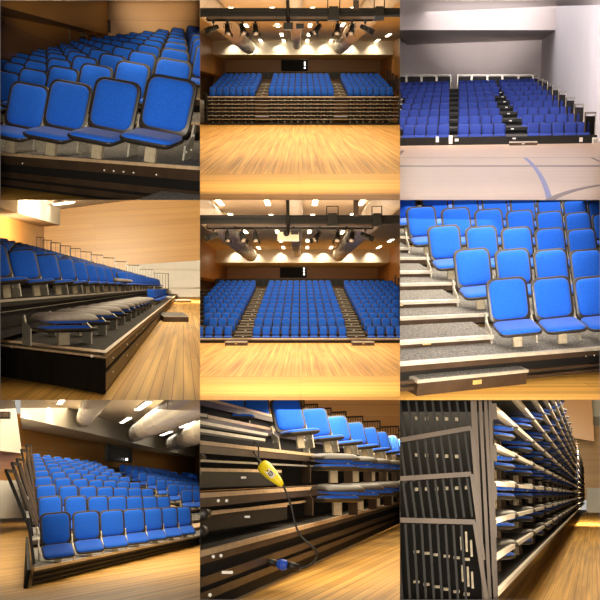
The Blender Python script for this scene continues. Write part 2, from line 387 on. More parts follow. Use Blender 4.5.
# ================================================================== the sports hall with the whole bank seen from the front (twice)
def stage_light(bay, p, n, big=False, aim=None, extra=''):
    root = empty('stage_spotlight', bay, p); tagit(root, 'black stage spotlight, %s on the lighting bar, %s hall%s' % (od(n)+' from left', bay.place, extra), 'spotlight', 'stage spotlights in the %s hall' % bay.place)
    d = V3(aim or (0, .45, -.85)).normalized(); k = .60
    j = p-V3((0, 0, .42*k))
    part('hanging_clamp', MB().tube([p, p-V3((0, 0, .18*k))], .03, 'black', 6).box((p.x, p.y, p.z-.02), (.09, .09, .09), 'black'), root, p)
    s = d.cross(UPZ).normalized(); y = MB(); a = p-V3((0, 0, .18*k))
    y.tube([j+s*.21*k, a+s*.21*k, a-s*.21*k, j-s*.21*k], .018*k, 'steel', 5); part('yoke', y, root, p)
    body = MB().tube([j-d*.30*k, j-d*.26*k, j-d*.05*k, j+d*.14*k, j+d*.18*k, j+d*.34*k], [.08*k, .13*k, .15*k, .15*k, .18*k, .18*k], 'black', 10); part('lamp_housing', body, root, p)
    part('lens', MB().tube([j+d*.335*k, j+d*.345*k], .15*k, 'lens', 12), root, p)
    s2 = s.cross(d).normalized()
    for sg in (1, -1):
        c0 = j+d*.34*k+s*.17*k*sg; part('barn_door', MB().hexa([c0-s2*.13*k, c0+s2*.13*k, c0+s2*.13*k+s*.008, c0-s2*.13*k+s*.008], [c0-s2*.16*k+(d+s*sg*.5)*.16*k, c0+s2*.16*k+(d+s*sg*.5)*.16*k, c0+s2*.16*k+(d+s*sg*.5)*.16*k+s*.008, c0-s2*.16*k+(d+s*sg*.5)*.16*k+s*.008], 'black'), root, p)
def hall(bay, v0, ext):
    def q(u, v, D): return bay.at(u, v, D)
    r0 = bay.ray(296, v0); y = V3((r0.x, 1, r0.z))       # down the hall
    zf, zc, Db, Dw = -2.08, 4.5, 80., 92.
    def H(x, d, z): return y*d+V3((x, 0, z))
    xl, xr = -7.35, 8.1
    dst = 24.6
    struct('floor', slab([H(-16, dst, zf), H(18, dst, zf), H(18, 90, zf), H(-16, 90, zf)], 'floor', (0, 0, -.15), y), bay)
    struct('trim_1', slab([H(-16, 16, zf+.0), H(18, 16, zf+.0), H(18, dst-.05, zf), H(-16, dst-.05, zf)], 'floor', (0, 0, -.15), (1, 0, 0)), bay)
    struct('ceiling', slab([H(xl-.2, 18, zc), H(xr+.2, 18, zc), H(xr+.2, Db, zc), H(xl-.2, Db, zc)], 'ceil', (0, 0, .2)), bay)
    hb = 1.17 if ext else 1.12
    zb = zc-hb
    bk = MB(); a = [H(xl, Db, zb), H(xr, Db, zb), H(xr, Dw, zb), H(xl, Dw, zb)]; bk.hexa(a, [p+V3((0, 0, hb)) for p in a], 'cream'); struct('wall_bulkhead', bk, bay)
    struct('wall_back', slab([H(xl-1.6, Dw, zf), H(xr+1.4, Dw, zf), H(xr+1.4, Dw, zc), H(xl-1.6, Dw, zc)], 'wood', (0, .2, 0)), bay)
    # side walls: wood above, a deep boxed-out band on the left
    zlb = 1.75
    lw = MB(); struct('wall_left', slab([H(xl, 30, zlb), H(xl, Dw, zlb), H(xl, Dw, zc), H(xl, 30, zc)], 'wood', (-1.2, 0, 0), y), bay)
    struct('wall_left_recess', slab([H(xl-1.1, 24, zf), H(xl-1.1, Dw, zf), H(xl-1.1, Dw, zlb+.1), H(xl-1.1, 24, zlb+.1)], 'steel', (-.2, 0, 0), y), bay)  # dark steel colour stands in for the shade of the recess
    struct('wall_right', slab([H(xr, 30, 1.3), H(xr, Dw, 1.3), H(xr, Dw, zc), H(xr, 30, zc)], 'wood', (.3, 0, 0), y), bay)
    struct('wall_right_recess', slab([H(xr+.9, 30, zf), H(xr+.9, Dw, zf), H(xr+.9, Dw, 1.4), H(xr+.9, 30, 1.4)], 'wood', (.2, 0, 0), y), bay)
    # control-room window in the back wall
    c0 = (240, 320, 197, 232) if ext else (245, 322, 180, 212)
    P = [q(c0[0], c0[3], Dw-.25), q(c0[1], c0[3], Dw-.25), q(c0[1], c0[2], Dw-.25), q(c0[0], c0[2], Dw-.25)]
    g = MB().prism(P, (0, .2, 0), 'glass'); o = struct('window_1', g, bay)
    fr = MB(); 
    for k in range(4): fr.bar(P[k], P[(k+1) % 4], .08, .1, 'black')
    fr.bar((P[0]+P[1])/2, (P[2]+P[3])/2, .06, .08, 'black'); fr.bar(P[0]*.3+P[1]*.7, P[3]*.3+P[2]*.7, .05, .08, 'black')
    struct('trim_2', fr, bay)
    for k, (uu, vv) in enumerate(((.90, .25), (.90, .5), (.90, .75))):
        p = P[0].lerp(P[1], uu).lerp(P[3].lerp(P[2], uu), vv)
        single('control_room_lamp', MB().box(p-V3((0, .15, 0)), (.12, .04, .12), 'lampw'), bay, 'small lit lamp in the control-room window, %s hall, %s' % (bay.place, ['lowest', 'middle', 'topmost'][k]), 'lamp', 'lamps in the control-room window')
    # ducts
    dv = -15 if not ext else 0
    for k, (x, z, r, yn) in enumerate(((-4.2, 3.93, .55, 27), (-.18, 4.1, .36, 31), (3.5, 3.93, .55, 28))):
        A, Bq = H(x, 79, z), H(x, yn, z); mb = MB().tube([A, Bq], r, 'duct', 20)
        dd = (Bq-A); 
        for t in [i/9 for i in range(1, 9)]: p = A+dd*t; mb.tube([p, p+dd.normalized()*.12], r+.02, 'duct', 20)
        single('air_duct', mb, bay, 'cream round air duct under the ceiling, %s of three, %s hall' % (['leftmost', 'middle', 'rightmost'][k], bay.place), 'duct', 'round ceiling ducts')
    # ceiling lamps
    if ext: LP = [(60, 5), (202, 5), (345, 5), (485, 5), (95, 45), (215, 47), (337, 47), (455, 45), (232, 93), (328, 93), (572, 120), (537, 140), (136, 93), (242, 120), (323, 120), (176, 142), (250, 141), (322, 141), (393, 141), (426, 95)]
    else: LP = [(97, 26), (218, 26), (337, 26), (455, 26), (233, 74), (330, 74), (138, 74), (245, 102), (326, 102), (565, 104), (532, 124), (182, 124), (251, 124), (322, 124), (393, 122), (428, 72), (480, 72), (470, 100)]
    for k, (u, v) in enumerate(LP):
        p = bay.onz(u, v, zc-.03) if abs(bay.ray(u, v).z) > .001 else None
        p = None
        # meet the tilted ceiling plane: points y*d + (x,0,zc)
        r = bay.ray(u, v); d = zc/(r.z-y.z); p = r*d
        if d > Db-1.2 or d < 20: d = Db-1.5; p = H(r.x*d-y.x*d, d, zc)
        root = empty('ceiling_light', bay, p-V3((0, 0, .06))); tagit(root, 'small lit ceiling downlight, %s by nearness, %s hall' % (od(k), bay.place), 'ceiling light', 'ceiling downlights of the %s hall' % bay.place)
        ln = .5 + d*.012
        fr = MB().box(p-V3((0, 0, .02)), (.30, ln*2.2+.1, .05), 'cream'); part('frame', fr, root, p-V3((0, 0, .06)))
        part('diffuser', MB().box(p-V3((0, 0, .05)), (.22, ln*2.2, .03), 'lamp'), root, p-V3((0, 0, .06)))
    # scallops of light on the bulkhead
    for x in (-5.6, -3.9, -1.6, .7, 2.2, 4.4, 6.4):
        p = H(x, Db-.45, zc-.12); spot(bay, p, p+V3((0, .25, -1)), 190, 110, .8, (1, .84, .62), .06)
    # lighting bridge
    Dt = 31.
    tv = (50, 68) if ext else (29, 46)
    a0, a1 = q(-5, tv[0], Dt), q(605, tv[0], Dt); b0, b1 = q(-5, tv[1], Dt), q(605, tv[1], Dt)
    root = empty('lighting_bridge', bay, b0); tagit(root, 'black lighting bridge spanning the ceiling of the %s hall' % bay.place, 'lighting bridge')
    m = MB(); m.bar(a0, a1, .12, .10, 'black'); m.bar(b0, b1, .12, .10, 'black'); m.bar(a0+V3((0, .35, 0)), a1+V3((0, .35, 0)), .12, .1, 'black'); part('chord', m, root, b0)
    m = MB(); m.hexa([b0, b1, b1+V3((0, .05, 0)), b0+V3((0, .05, 0))], [a0, a1, a1+V3((0, .05, 0)), a0+V3((0, .05, 0))], 'black'); part('web_plate', m, root, b0)
    c0, c1 = q(20, tv[1]+8, Dt), q(520, tv[1]+8, Dt); pv = tv[1]+ (17 if ext else 15)
    m = MB(); m.bar(c0, c1, .2, .09, 'steel'); part('cable_tray', m, root, b0)
    p0, p1 = q(22, pv, Dt), q(518, pv, Dt)
    m = MB(); m.tube([p0, p1], .035, 'black', 8)
    for t in (0, .17, .36, .52, .68, .84, 1): m.tube([p0.lerp(p1, t), c0.lerp(c1, t)], .03, 'black', 6)
    part('hanging_pipe', m, root, b0)
    m = MB()
    for u in (468,): m.bar(q(u, -10, Dt), q(u, tv[0], Dt), .18, .18, 'steel', (1, 0, 0))
    part('hanger', m, root, b0)
    us = [40, 82, 127, 166, 353, 413, 456, 496]
    for k, u in enumerate(us): 
        stage_light(bay, q(u, pv, Dt), k, False, [(-.8, -.1, -.3), (.1, -.4, -.8), (.25, -.5, -.8), (.1, -.5, -.9), (-.5, -.5, -.7), (-.1, -.5, -.8), (-.15, -.5, -.8), (.8, -.2, -.4)][k])
    for k, u in enumerate((398, 532) if ext else (402, 540)):
        p = q(u, 8 if ext else -16, Dt-1.); root = empty('floodlight', bay, p); tagit(root, 'big black floodlight above the lighting bridge, %s one, %s hall' % (['left', 'right'][k], bay.place), 'floodlight', 'floodlights above the bridge')
        s = .32*(1-k*.15); part('housing', MB().hexa([p+V3((-s*.55, 0, -.78)), p+V3((s*.55, 0, -.76)), p+V3((s*.6, .4, -.76)), p+V3((-s*.6, .4, -.78))], [p+V3((-s*.45, 0, -.35)), p+V3((s*.45, 0, -.35)), p+V3((s*.45, .4, -.35)), p+V3((-s*.45, .4, -.35))], 'black'), root, p)
        part('yoke', MB().tube([p+V3((-s*.6, .2, -.5)), p+V3((-s*.6, .2, -.1)), p+V3((s*.6, .2, -.1)), p+V3((s*.6, .2, -.5))], .02, 'black', 6), root, p)
    # projector on its pole
    pp = q(265, 110 if ext else 79, Dt-.5); root = empty('projector', bay, pp); tagit(root, ('white projector' if ext else 'black projector mount') + ' hanging on a pole in the %s hall' % bay.place, 'projector')
    part('pole', MB().tube([q(263, -10, Dt-.5), pp], .055, 'black', 8), root, pp)
    if ext: part('body', MB().box(pp+V3((0, 0, 0)), (.72, .5, .28), 'proj'), root, pp); part('lens', MB().tube([pp+V3((-.06, -.25, .1)), pp+V3((-.06, -.36, .1))], .11, 'black', 12), root, pp); part('mount_plate', MB().box(pp+V3((.22, -.1, .12)), (.25, .5, .14), 'black'), root, pp)
    else: part('body', MB().box(pp, (.30, .4, .22), 'black'), root, pp); part('mount_plate', MB().box(pp+V3((-.35, 0, .02)), (.3, .2, .05), 'galv').box(pp+V3((.38, 0, 0)), (.26, .25, .16), 'black'), root, pp)
    return H, y, zf, zc

def bank_front(bay, ext, H):
    if ext:
        L = Lattice(bay, (-.0482, 1, -.0290), (.0106, 0, 0), (0, .0479, .0054), 44., 0, 3, f=.22, tilt=106, toph=.575); NR = 12; blocks = ((-8, -3), (0, 9), (12, 19))
    else:
        L = Lattice(bay, (-.0306, 1, .0124), (.0071, 0, 0), (.0, .0345, .0037), 66., 0, 3, f=.22, tilt=106, toph=.575); NR = 6; blocks = ((-9, -3), (0, 9), (12, 18))
    Lo = 0
    for r in range(NR):
        kmin = -9-r if ext else -9; 
        A = L.edge(r, (-13 if ext else -9.7)); Bq = L.edge(r, (23 if ext else 19.3)); 
        tier(bay, A, Bq, L.W, L.up, 'dark seating platform, %s row up, %s hall' % (od(r), bay.place), nos='alu' if r == 0 else 'steel', deck='dcarpet', fascia=((0, .12, 0, 'steel'),), nose=.05 if r == 0 else .03)
        for (a, b) in blocks:
            for c in range(a, b+1): L.seat(r, c, 'seat')
        if ext and r == 0:
            for c in range(-12, -8): L.seat(r, c)
        if ext:
            for c in list(range(-11, -8))+list(range(20, 23)):
                if r < 4: L.seat(r, c)
        # aisle steps: a pale half step on each row
        for (ca, cb, nm) in ((-2.42, -.58, 'left'), (9.58, 11.42, 'right')):
            A = L.edge(r, ca, .45)+L.up*L.rise*.5; B_ = L.edge(r, cb, .45)+L.up*L.rise*.5; d = L.W*.42
            if not ext and r == NR-1: continue
            root = empty('aisle_step', bay, A-L.up*L.rise*.5); off = A-L.up*L.rise*.5; tagit(root, 'half step in the %s aisle, %s from floor, %s hall' % (nm, od(r), bay.place), 'step', 'aisle half steps')
            part('tread', MB().hexa([A-L.up*.02, B_-L.up*.02, B_+d-L.up*.02, A+d-L.up*.02], [A, B_, B_+d, A+d], 'dcarpet'), root, off)
            part('nosing', MB().hexa([A-L.up*.02-V3((0, .03, 0)), B_-L.up*.02-V3((0, .03, 0)), B_-L.up*.02, A-L.up*.02], [A-V3((0, .03, 0)), B_-V3((0, .03, 0)), B_, A], 'post'), root, off)
            part('riser', MB().hexa([A-L.up*L.rise*.5, B_-L.up*L.rise*.5, B_+d-L.up*L.rise*.5, A+d-L.up*L.rise*.5], [A-L.up*.02, B_-L.up*.02, B_+d-L.up*.02, A+d-L.up*.02], 'steel'), root, off)
            mid = (A+B_)/2-L.up*.07-V3((0, .02, 0)); part('step_tag', MB().box(mid, (.09, .012, .035), 'tag'), root, off)
            nz = L.edge(r, ca); nz2 = L.edge(r, cb)
            part('platform_edge_strip', MB().hexa([nz-V3((0, .03, 0))-L.up*.03, nz2-V3((0, .03, 0))-L.up*.03, nz2-L.up*.03, nz-L.up*.03], [nz-V3((0, .03, 0))+L.up*.01, nz2-V3((0, .03, 0))+L.up*.01, nz2+L.up*.01, nz+L.up*.01], 'post'), root, off)
    # black chairs backs / rail at the very back
    for c in range(-9 if ext else -9, 19):
        a = L.edge(NR, c-.45, .2); b = L.edge(NR, c+.45, .2)
        rail(bay, a, b, L.up, .62, 'dark back-rail panel, %s from left along the top row, %s hall' % (od(c+9), bay.place), 2, .02, 'black', 'black', 'back-rail panels of the top row')
    # guard rails stepping down on the right-hand end
    for r in range(NR):
        c_ = 19.8
        a = L.edge(r, c_, .02); b = L.edge(r, c_, .9)
        rail(bay, a, b+V3((.12, 0, 0)), L.up, 1.05, 'dark guard rail at the right end of the %s row, %s hall' % (od(r), bay.place), 5, .03, 'black', 'steel', 'end guard rails')
    return L
H5, y5, zf5, zc5 = hall(B5, 300, True); L5 = bank_front(B5, True, H5)
# front skirt and loose steps of the opened bank
A = L5.edge(0, -13); Bq = L5.edge(0, 23)
sk = MB().hexa([V3((A.x, A.y+.1, zf5-.0+y5.z*A.y)), V3((Bq.x, A.y+.1, zf5+y5.z*A.y)), V3((Bq.x, A.y+.3, zf5+y5.z*A.y)), V3((A.x, A.y+.3, zf5+y5.z*A.y))], [A+V3((0, .1, -.1)), Bq+V3((0, .1, -.1)), Bq+V3((0, .3, -.1)), A+V3((0, .3, -.1))], 'black')
single('bank_skirt', sk, B5, 'long black skirt closing the foot of the opened seating bank', 'skirt')
def loose_step(bay, p, wx, dy, h, label, top='carpet', tagm='brass'):
    root = empty('loose_step', bay, p); tagit(root, label, 'step', 'loose steps on the floor')
    part('base', MB().box(p+V3((0, 0, h/2-.01)), (wx, dy, h-.02), 'steel'), root, p)
    part('tread', MB().box(p+V3((0, 0, h)), (wx-.04, dy-.04, .02), top), root, p)
    part('nosing', MB().box(p+V3((0, -dy/2, h-.005)), (wx+.01, .04, .04), 'alu'), root, p)
    part('step_tag', MB().box(p+V3((0, -dy/2-.006, h*.5)), (.10, .012, .03), tagm), root, p)
for (u, lab) in ((110, 'left'), (488, 'right')):
    t = B5.at(u, 439, 41.5); loose_step(B5, V3((t.x, t.y, zf5+y5.z*t.y)), 1.0, 1.0, .17, 'low loose step on the floor at the foot of the %s aisle, central hall' % lab)

H2, y2, zf2, zc2 = hall(B2, 285, False); L2 = bank_front(B2, False, H2)
# seven closed tiers under the open rows
A = L2.edge(0, -9.7); Bq = L2.edge(0, 19.3); zfl = zf2+y2.z*A.y; hh = (A.z-zfl)
NT = 7; st = hh*.93/NT
for k in range(NT):
    z1 = A.z-st*k
    A_, B_ = V3((A.x, A.y-.02*k, z1)), V3((Bq.x, A.y-.02*k, z1))
    if k: tier(B2, A_, B_, (0, .75, 0), UPZ, 'closed dark seating platform, %s below the seats, upper middle hall' % od(k-1), nos='galv', deck='dcarpet', fascia=((0, .05, 0, 'black'),), nose=.02, under=0)
    for (a, b) in ((-9, -3), (0, 9), (12, 18)):
        for c in range(a, b+1):
            bp = V3((L2.base(0, c).x, A.y+.46, z1-st))
            if k < NT-1 or True: SEATS.append(dict(bay=B2, r=-k, c=c, b=bp-V3((0, 0, .0)), rot=basis(0, 2), D=bp.y, tilt=6, kind='folded2'))
sk = MB().hexa([V3((A.x, A.y-.15, zfl)), V3((Bq.x, A.y-.15, zfl)), V3((Bq.x, A.y+.9, zfl)), V3((A.x, A.y+.9, zfl))], [V3((A.x, A.y-.15, zfl+hh*.07)), V3((Bq.x, A.y-.15, zfl+hh*.07)), V3((Bq.x, A.y+.9, zfl+hh*.07)), V3((A.x, A.y+.9, zfl+hh*.07))], 'black')
single('bank_skirt', sk, B2, 'long black plinth under the closed seating bank', 'skirt')
for s_, xx in (('left', A.x-.05), ('right', Bq.x+.05)):
    rail(B2, V3((xx, A.y-.1, zfl+.2)), V3((xx+(.25 if s_ == 'right' else -.25), A.y+1.2, zfl+.2)), UPZ, hh, 'tall dark end rail stack on the %s of the closed bank' % s_, 4, .05, 'black', None, 'end rails of the closed bank')
    single('wall_panel_white', MB().box((xx+(.45 if s_ == 'right' else -.75), A.y+3, zfl+.9), (.5, .1, 1.7), 'white'), B2, 'pale panel standing beside the %s end of the closed bank' % s_, 'panel', 'pale panels beside the bank')

for bay, H in ((B5, H5), (B2, H2)):  # unseen fill lights added to both halls
    sl = bay.ray(296, 285 if bay is B2 else 300).z
    strip(bay, 0, 30, 78, sl+.056, 10, 3500)
    front(bay, H(0, 19, .8), H(0, 70, 4.8), 3., 1., 600, (1, .82, .55))
    strip(bay, 0, 24, 42 if bay is B5 else 48, sl-.004, 5, 750, down=False)

# ================================================================== the white-walled hall with square blue seats (upper right)
L3 = Lattice(B3, (.0351, 1, -.0250), (.0127, .0, 0), (-.0039, .0814, .0074), 36.2, 0, 3, f=.15, tilt=9, toph=.47)
VP3 = B3.ray(165, 62)
def f3(u, v):          # floor plane through the foot of the bank
    r = B3.ray(u, v); return r*(F3Z/r.z)
F3Z = B3.at(300, 434, 35.5).z
struct('floor', slab([(-12, 8, F3Z), (12, 8, F3Z), (12, 75, F3Z), (-12, 75, F3Z)], 'maple', (0, 0, -.1), (1, 0, 0)), B3)
Dw3 = 66.
struct('wall_back', slab([B3.at(-20, 460, Dw3), B3.at(426, 460, Dw3), B3.at(426, 100, Dw3), B3.at(-20, 100, Dw3)], 'pinkw', (0, .3, 0)), B3)
ub = MB(); Da = Dw3-9
a = [B3.at(-20, 90, Da), B3.at(466, 90, Da), V3((B3.at(426, 118, Dw3).x, Dw3, B3.at(466, 90, Da).z)), V3((B3.at(-20, 90, Da).x, Dw3, B3.at(466, 90, Da).z))]
ub.hexa(a, [p+V3((0, 0, 5)) for p in a], 'pinkw'); struct('wall_bulkhead', ub, B3)
ra = B3.at(466, 90, Da); rb = B3.at(426, 118, Dw3)
struct('wall_right', slab([V3((rb.x, Dw3, F3Z)), V3((ra.x+(ra.x-rb.x)*2.5, Da-22.5, F3Z)), V3((ra.x+(ra.x-rb.x)*2.5, Da-22.5, 9)), V3((rb.x, Dw3, 9))], 'lav', (.3, .3, 0)), B3)
NR3 = 9
for r in range(NR3):
    A = L3.edge(r, -13); Bq = L3.edge(r, 4.75)
    tier(B3, A, Bq, L3.W, L3.up, 'black seating platform, %s row up, white-walled hall' % od(r), nos='black', deck='dcarpet', fascia=((0, .12, 0, 'black'),), nose=.03)
    for c in range(5): L3.seat(r, c, 'court')
    # the two further blocks, parted by a narrow vertical gap that runs straight back
for r in range(NR3):
    bz = L3.base(r, 0); k = (r/8.)
    uR = 300+ (bz.x*0)
    def at_row(u, D=bz.y, z=bz.z):
        rr = B3.ray(u, 300); return V3((rr.x*D, D, z))
    n_mid = 4
    x0 = 190+(-4)*k
    pit = .0127*L3.P.y*0+.46
    xa = at_row(192-6*k).x
    nm = n_mid if r < 99 else 4
    for c in range(5 if r > 5 else 4):
        b = V3((xa+.0+c*L3.U.x, bz.y, bz.z)); SEATS.append(dict(bay=B3, r=r, c=-10+c, b=b, rot=L3.rot, D=b.y, tilt=9, kind='court'))
    xb = at_row(132+5*k).x
    for c in range(8 if r > 5 else 5):
        b = V3((xb-c*L3.U.x, bz.y, bz.z)); SEATS.append(dict(bay=B3, r=r, c=-20-c, b=b, rot=L3.rot, D=b.y, tilt=9, kind='court'))
    # aisle tags
    for (u0, u1, r_) in ((345, 295, 'right'),(-5, 12, 'left')):
        uu = u0+(u1-u0)*k; p = at_row(uu); rr = L3.edge(r, 0); p = V3((p.x, rr.y-.05, rr.z-.06)); 
        single('step_tag', MB().box(p, (.12, .02, .05), 'tag'), B3, 'small white step tag in the %s aisle, on the %s platform, white-walled hall' % (r_, od(r)), 'tag', 'white step tags')
A = L3.edge(0, -13); Bq = L3.edge(0, 4.95)
sk = MB().hexa([V3((A.x, A.y-.05, F3Z)), V3((Bq.x, A.y-.05, F3Z)), V3((Bq.x, A.y+.2, F3Z)), V3((A.x, A.y+.2, F3Z))], [A+V3((0, -.05, .02)), Bq+V3((0, -.05, .02)), Bq+V3((0, .2, .02)), A+V3((0, .2, .02))], 'black')
root = empty('bank_fascia', B3, V3((0, A.y, F3Z))); tagit(root, 'long black fascia along the foot of the seating bank, white-walled hall', 'fascia')
part('fascia_board', sk, root, V3((0, A.y, F3Z)))
for (u, v, a_, h_) in ((112, 418, .12, .22), (152, 419, .14, .32), (170, 420, .14, .1), (543, 419, .12, .16)):
    p = B3.at(u, v, A.y-.07); part('cover_plate', MB().box(p, (a_, .03, h_), 'tag'), root, V3((0, A.y, F3Z)))
p = B3.at(585, 423, A.y-.1); single('floor_box', MB().box(p, (.2, .12, .26), 'white').box(p-V3((0, .07, 0)), (.12, .03, .14), 'galv'), B3, 'small white box at the right foot of the bank, white-walled hall', 'box')
p = B3.at(369, 434, A.y-.8); loose_step(B3, V3((p.x, p.y, F3Z)), 1.0, .5, .13, 'low black loose step on the pale court floor', 'dcarpet', 'tag')
# back guard panels
zt = B3.at(100, 226, 0+Dw3-2).z; Dp = Dw3-2
for k, (u0, u1) in enumerate(((-25, 18), (21, 63), (66, 108), (111, 152), (173, 213), (216, 260), (263, 305), (308, 353), (356, 398))):
    a, b = B3.at(u0, 262, Dp), B3.at(u1, 262, Dp); h = B3.at(u0, 225, Dp).z-a.z
    root = empty('guard_rail', B3, a); tagit(root, 'black guard panel in a pale frame behind the top row, %s from left, white-walled hall' % od(k), 'guard panel', 'guard panels behind the top row')
    f = MB(); f.bar(a, a+UPZ*h, .07, .07, 'galv', (1, 0, 0)); f.bar(b, b+UPZ*h, .07, .07, 'galv', (1, 0, 0)); f.bar(a+UPZ*h, b+UPZ*h, .06, .06, 'galv'); part('frame', f, root, a)
    part('infill_panel', MB().hexa([a, b, b+V3((0, .03, 0)), a+V3((0, .03, 0))], [a+UPZ*(h-.12), b+UPZ*(h-.12), b+V3((0, .03, h-.12)), a+V3((0, .03, h-.12))], 'black'), root, a)
# stepped guard panels down the right end
for k, (u0, u1, vt, vb) in enumerate(((553, 584, 338, 406), (522, 549, 313, 385), (497, 521, 293, 360), (475, 496, 276, 335), (457, 474, 263, 318), (442, 456, 252, 300), (427, 441, 242, 290), (414, 426, 236, 280), (403, 413, 230, 268))):
    r = k; D = L3.edge(r, 0).y+.3
    a, b = B3.at(u0, vb, D), B3.at(u1, vb, D+.5); h = B3.at(u0, vt, D).z-a.z
    root = empty('guard_rail', B3, a); tagit(root, 'black end guard panel with pale top rail, %s step up, white-walled hall' % od(k), 'guard panel', 'stepped end guard panels')
    f = MB(); f.bar(a, a+UPZ*h, .04, .04, 'steel', (1, 0, 0)); f.bar(b, b+UPZ*h, .04, .04, 'galv', (1, 0, 0)); f.bar(a+UPZ*h, b+UPZ*h, .05, .05, 'galv'); part('frame', f, root, a)
    part('infill_panel', MB().hexa([a, b, b+V3((0, .03, 0)), a+V3((0, .03, 0))], [a+UPZ*(h-.12), b+UPZ*(h-.12), b+V3((0, .03, h-.12)), a+V3((0, .03, h-.12))], 'black'), root, a)
# court lines lie on the floor
def court_line(pts, wd, m, label):
    P = [f3(u, v) for u, v in pts]; mb = MB(); 
    for k in range(len(P)-1):
        d = (P[k+1]-P[k]).normalized(); s = d.cross(UPZ)*wd/2; z = V3((0, 0, .004))
        mb.hexa([P[k]-s, P[k]+s, P[k+1]+s, P[k+1]-s], [P[k]-s+z, P[k]+s+z, P[k+1]+s+z, P[k+1]-s+z], m)
    single('court_line', mb, B3, label, 'court line', 'court lines')
def arc(a, b, c, n=16):
    return [((1-t)**2*a[0]+2*t*(1-t)*b[0]+t*t*c[0], (1-t)**2*a[1]+2*t*(1-t)*b[1]+t*t*c[1]) for t in [i/n for i in range(n+1)]]
court_line([(-10, 498), (610, 498)], .5, 'linedark', 'dark straight court line across the pale floor, white-walled hall')
court_line([(-10, 473), (610, 473)], .22, 'linegrey', 'thin grey straight court line nearer the bank, white-walled hall')
court_line(arc((375, 474), (430, 515), (450, 605)), .10, 'lineblue', 'blue curved court line on the pale floor')
court_line(arc((450, 600), (500, 570), (605, 555)), .16, 'linedark', 'dark curved court line in the right corner of the pale floor')
court_line([(576, 474), (605, 487)], .08, 'linedark', 'short dark slanting court line at the right wall')
court_line(arc((-8, 470), (0, 460), (8, 452)), .12, 'linedark', 'short dark curved court line at the left edge of the pale floor')
strip(B3, 0, 20, 62, .095, 9, 2300, (1, .95, .97))  # added fill, unseen, here and in the next calls
front(B3, (0, 15, 1.35), (0, 60, 7.5), 2.4, .4, 350, (1, .94, .93))
front(B3, (-1.3, 33, 3.1), (-1.3, 66, 4.8), 3, .6, 1100, (1, .94, .93))
beam(B3, 250, 60, 8.5, 120000, (1, .94, .93))

# ================================================================== middle right: the end of the bank with steps in the aisle
def tier_rows(L, c0, c1, n, label, r0=0, **kw):
    for r in range(r0, n):
        A = L.edge(r, c0); Bq = L.edge(r, c1)
        tier(L.bay, A, Bq, L.W*1.0, L.up, label % od(r), **kw)
def floor_for(bay, p, n, name='floor', m='floor', d=(1, 0, 0), x0=-14, x1=14, y0=-6, y1=40, yx=None):
    """floor plane through p with normal n; boards along d"""
    n = V3(n).normalized(); d = V3(d); d = (d-n*d.dot(n)).normalized(); q = n.cross(d)
    P = [V3(p)+d*a+q*b for a, b in ((x0, y0), (x1, y0), (x1, y1), (x0, y1))]
    return struct(name, slab(P, m, -n*.1, d), bay)
L6 = Lattice(B6, (.0059, 1, .0244), (.0487, .0476, .0017), (-.0408, .1174, .0386), 10.0, 16, 9, -3, f=.36, tilt=9, pp=11)
for r in range(0, 7):
    A = L6.edge(r, -7 if r < 3 else -9); Bq = L6.edge(r, 9)
    tier(B6, A, Bq, L6.W, L6.up, 'grey carpeted seating platform, %s row up, middle right hall' % od(r), nos='alu', nose=.03,
         fascia=((0, .09, 0, 'steel'), (.16, .22, .02, 'steel'), (.225, .29, .03, 'steel')) if r == 0 else ((0, .10, 0, 'steel'), (.16, .19, .03, 'galv'), ), bolts=[.12, .135, .52, .532, .544, .556, .60, .74] if r < 3 else 0, under=.32 if r == 0 else L6.rise)
    for c in range(0, 9): L6.seat(r, c)
for r in range(0, 5):
    A = L6.edge(r, -6, .42)+L6.up*L6.rise*.5; Bq = L6.edge(r, -.38, .42)+L6.up*L6.rise*.5; d = L6.W*.56
    off = A-L6.up*L6.rise*.5; u = L6.up
    root = empty('aisle_step', B6, off); tagit(root, 'carpeted half step standing on the %s platform of the aisle, middle right hall' % od(r), 'step', 'aisle half steps, middle right hall')
    h = L6.rise*.5
    part('base', MB().hexa([off, off+(Bq-A), off+(Bq-A)+d, off+d], [off+u*(h-.02), off+(Bq-A)+u*(h-.02), off+(Bq-A)+d+u*(h-.02), off+d+u*(h-.02)], 'steel'), root, off)
    part('tread', MB().hexa([A-u*.02, Bq-u*.02, Bq+d-u*.02, A+d-u*.02], [A, Bq, Bq+d, A+d], 'carpet'), root, off)
    e = d.normalized()*.04
    part('nosing', MB().hexa([A-e-u*.03, Bq-e-u*.03, Bq+e-u*.03, A+e-u*.03], [A-e+u*.005, Bq-e+u*.005, Bq+e+u*.005, A+e+u*.005], 'alu'), root, off)
    t = .762; p = off.lerp(off+(Bq-A), t)+u*h*.55-d.normalized()*.012
    x = (Bq-A).normalized(); part('step_tag', MB().hexa([p-x*.055-u*.018, p+x*.055-u*.018, p+x*.055-u*.018+e*.2, p-x*.055-u*.018+e*.2], [p-x*.055+u*.018, p+x*.055+u*.018, p+x*.055+u*.018+e*.2, p-x*.055+u*.018+e*.2], 'brass'), root, off)
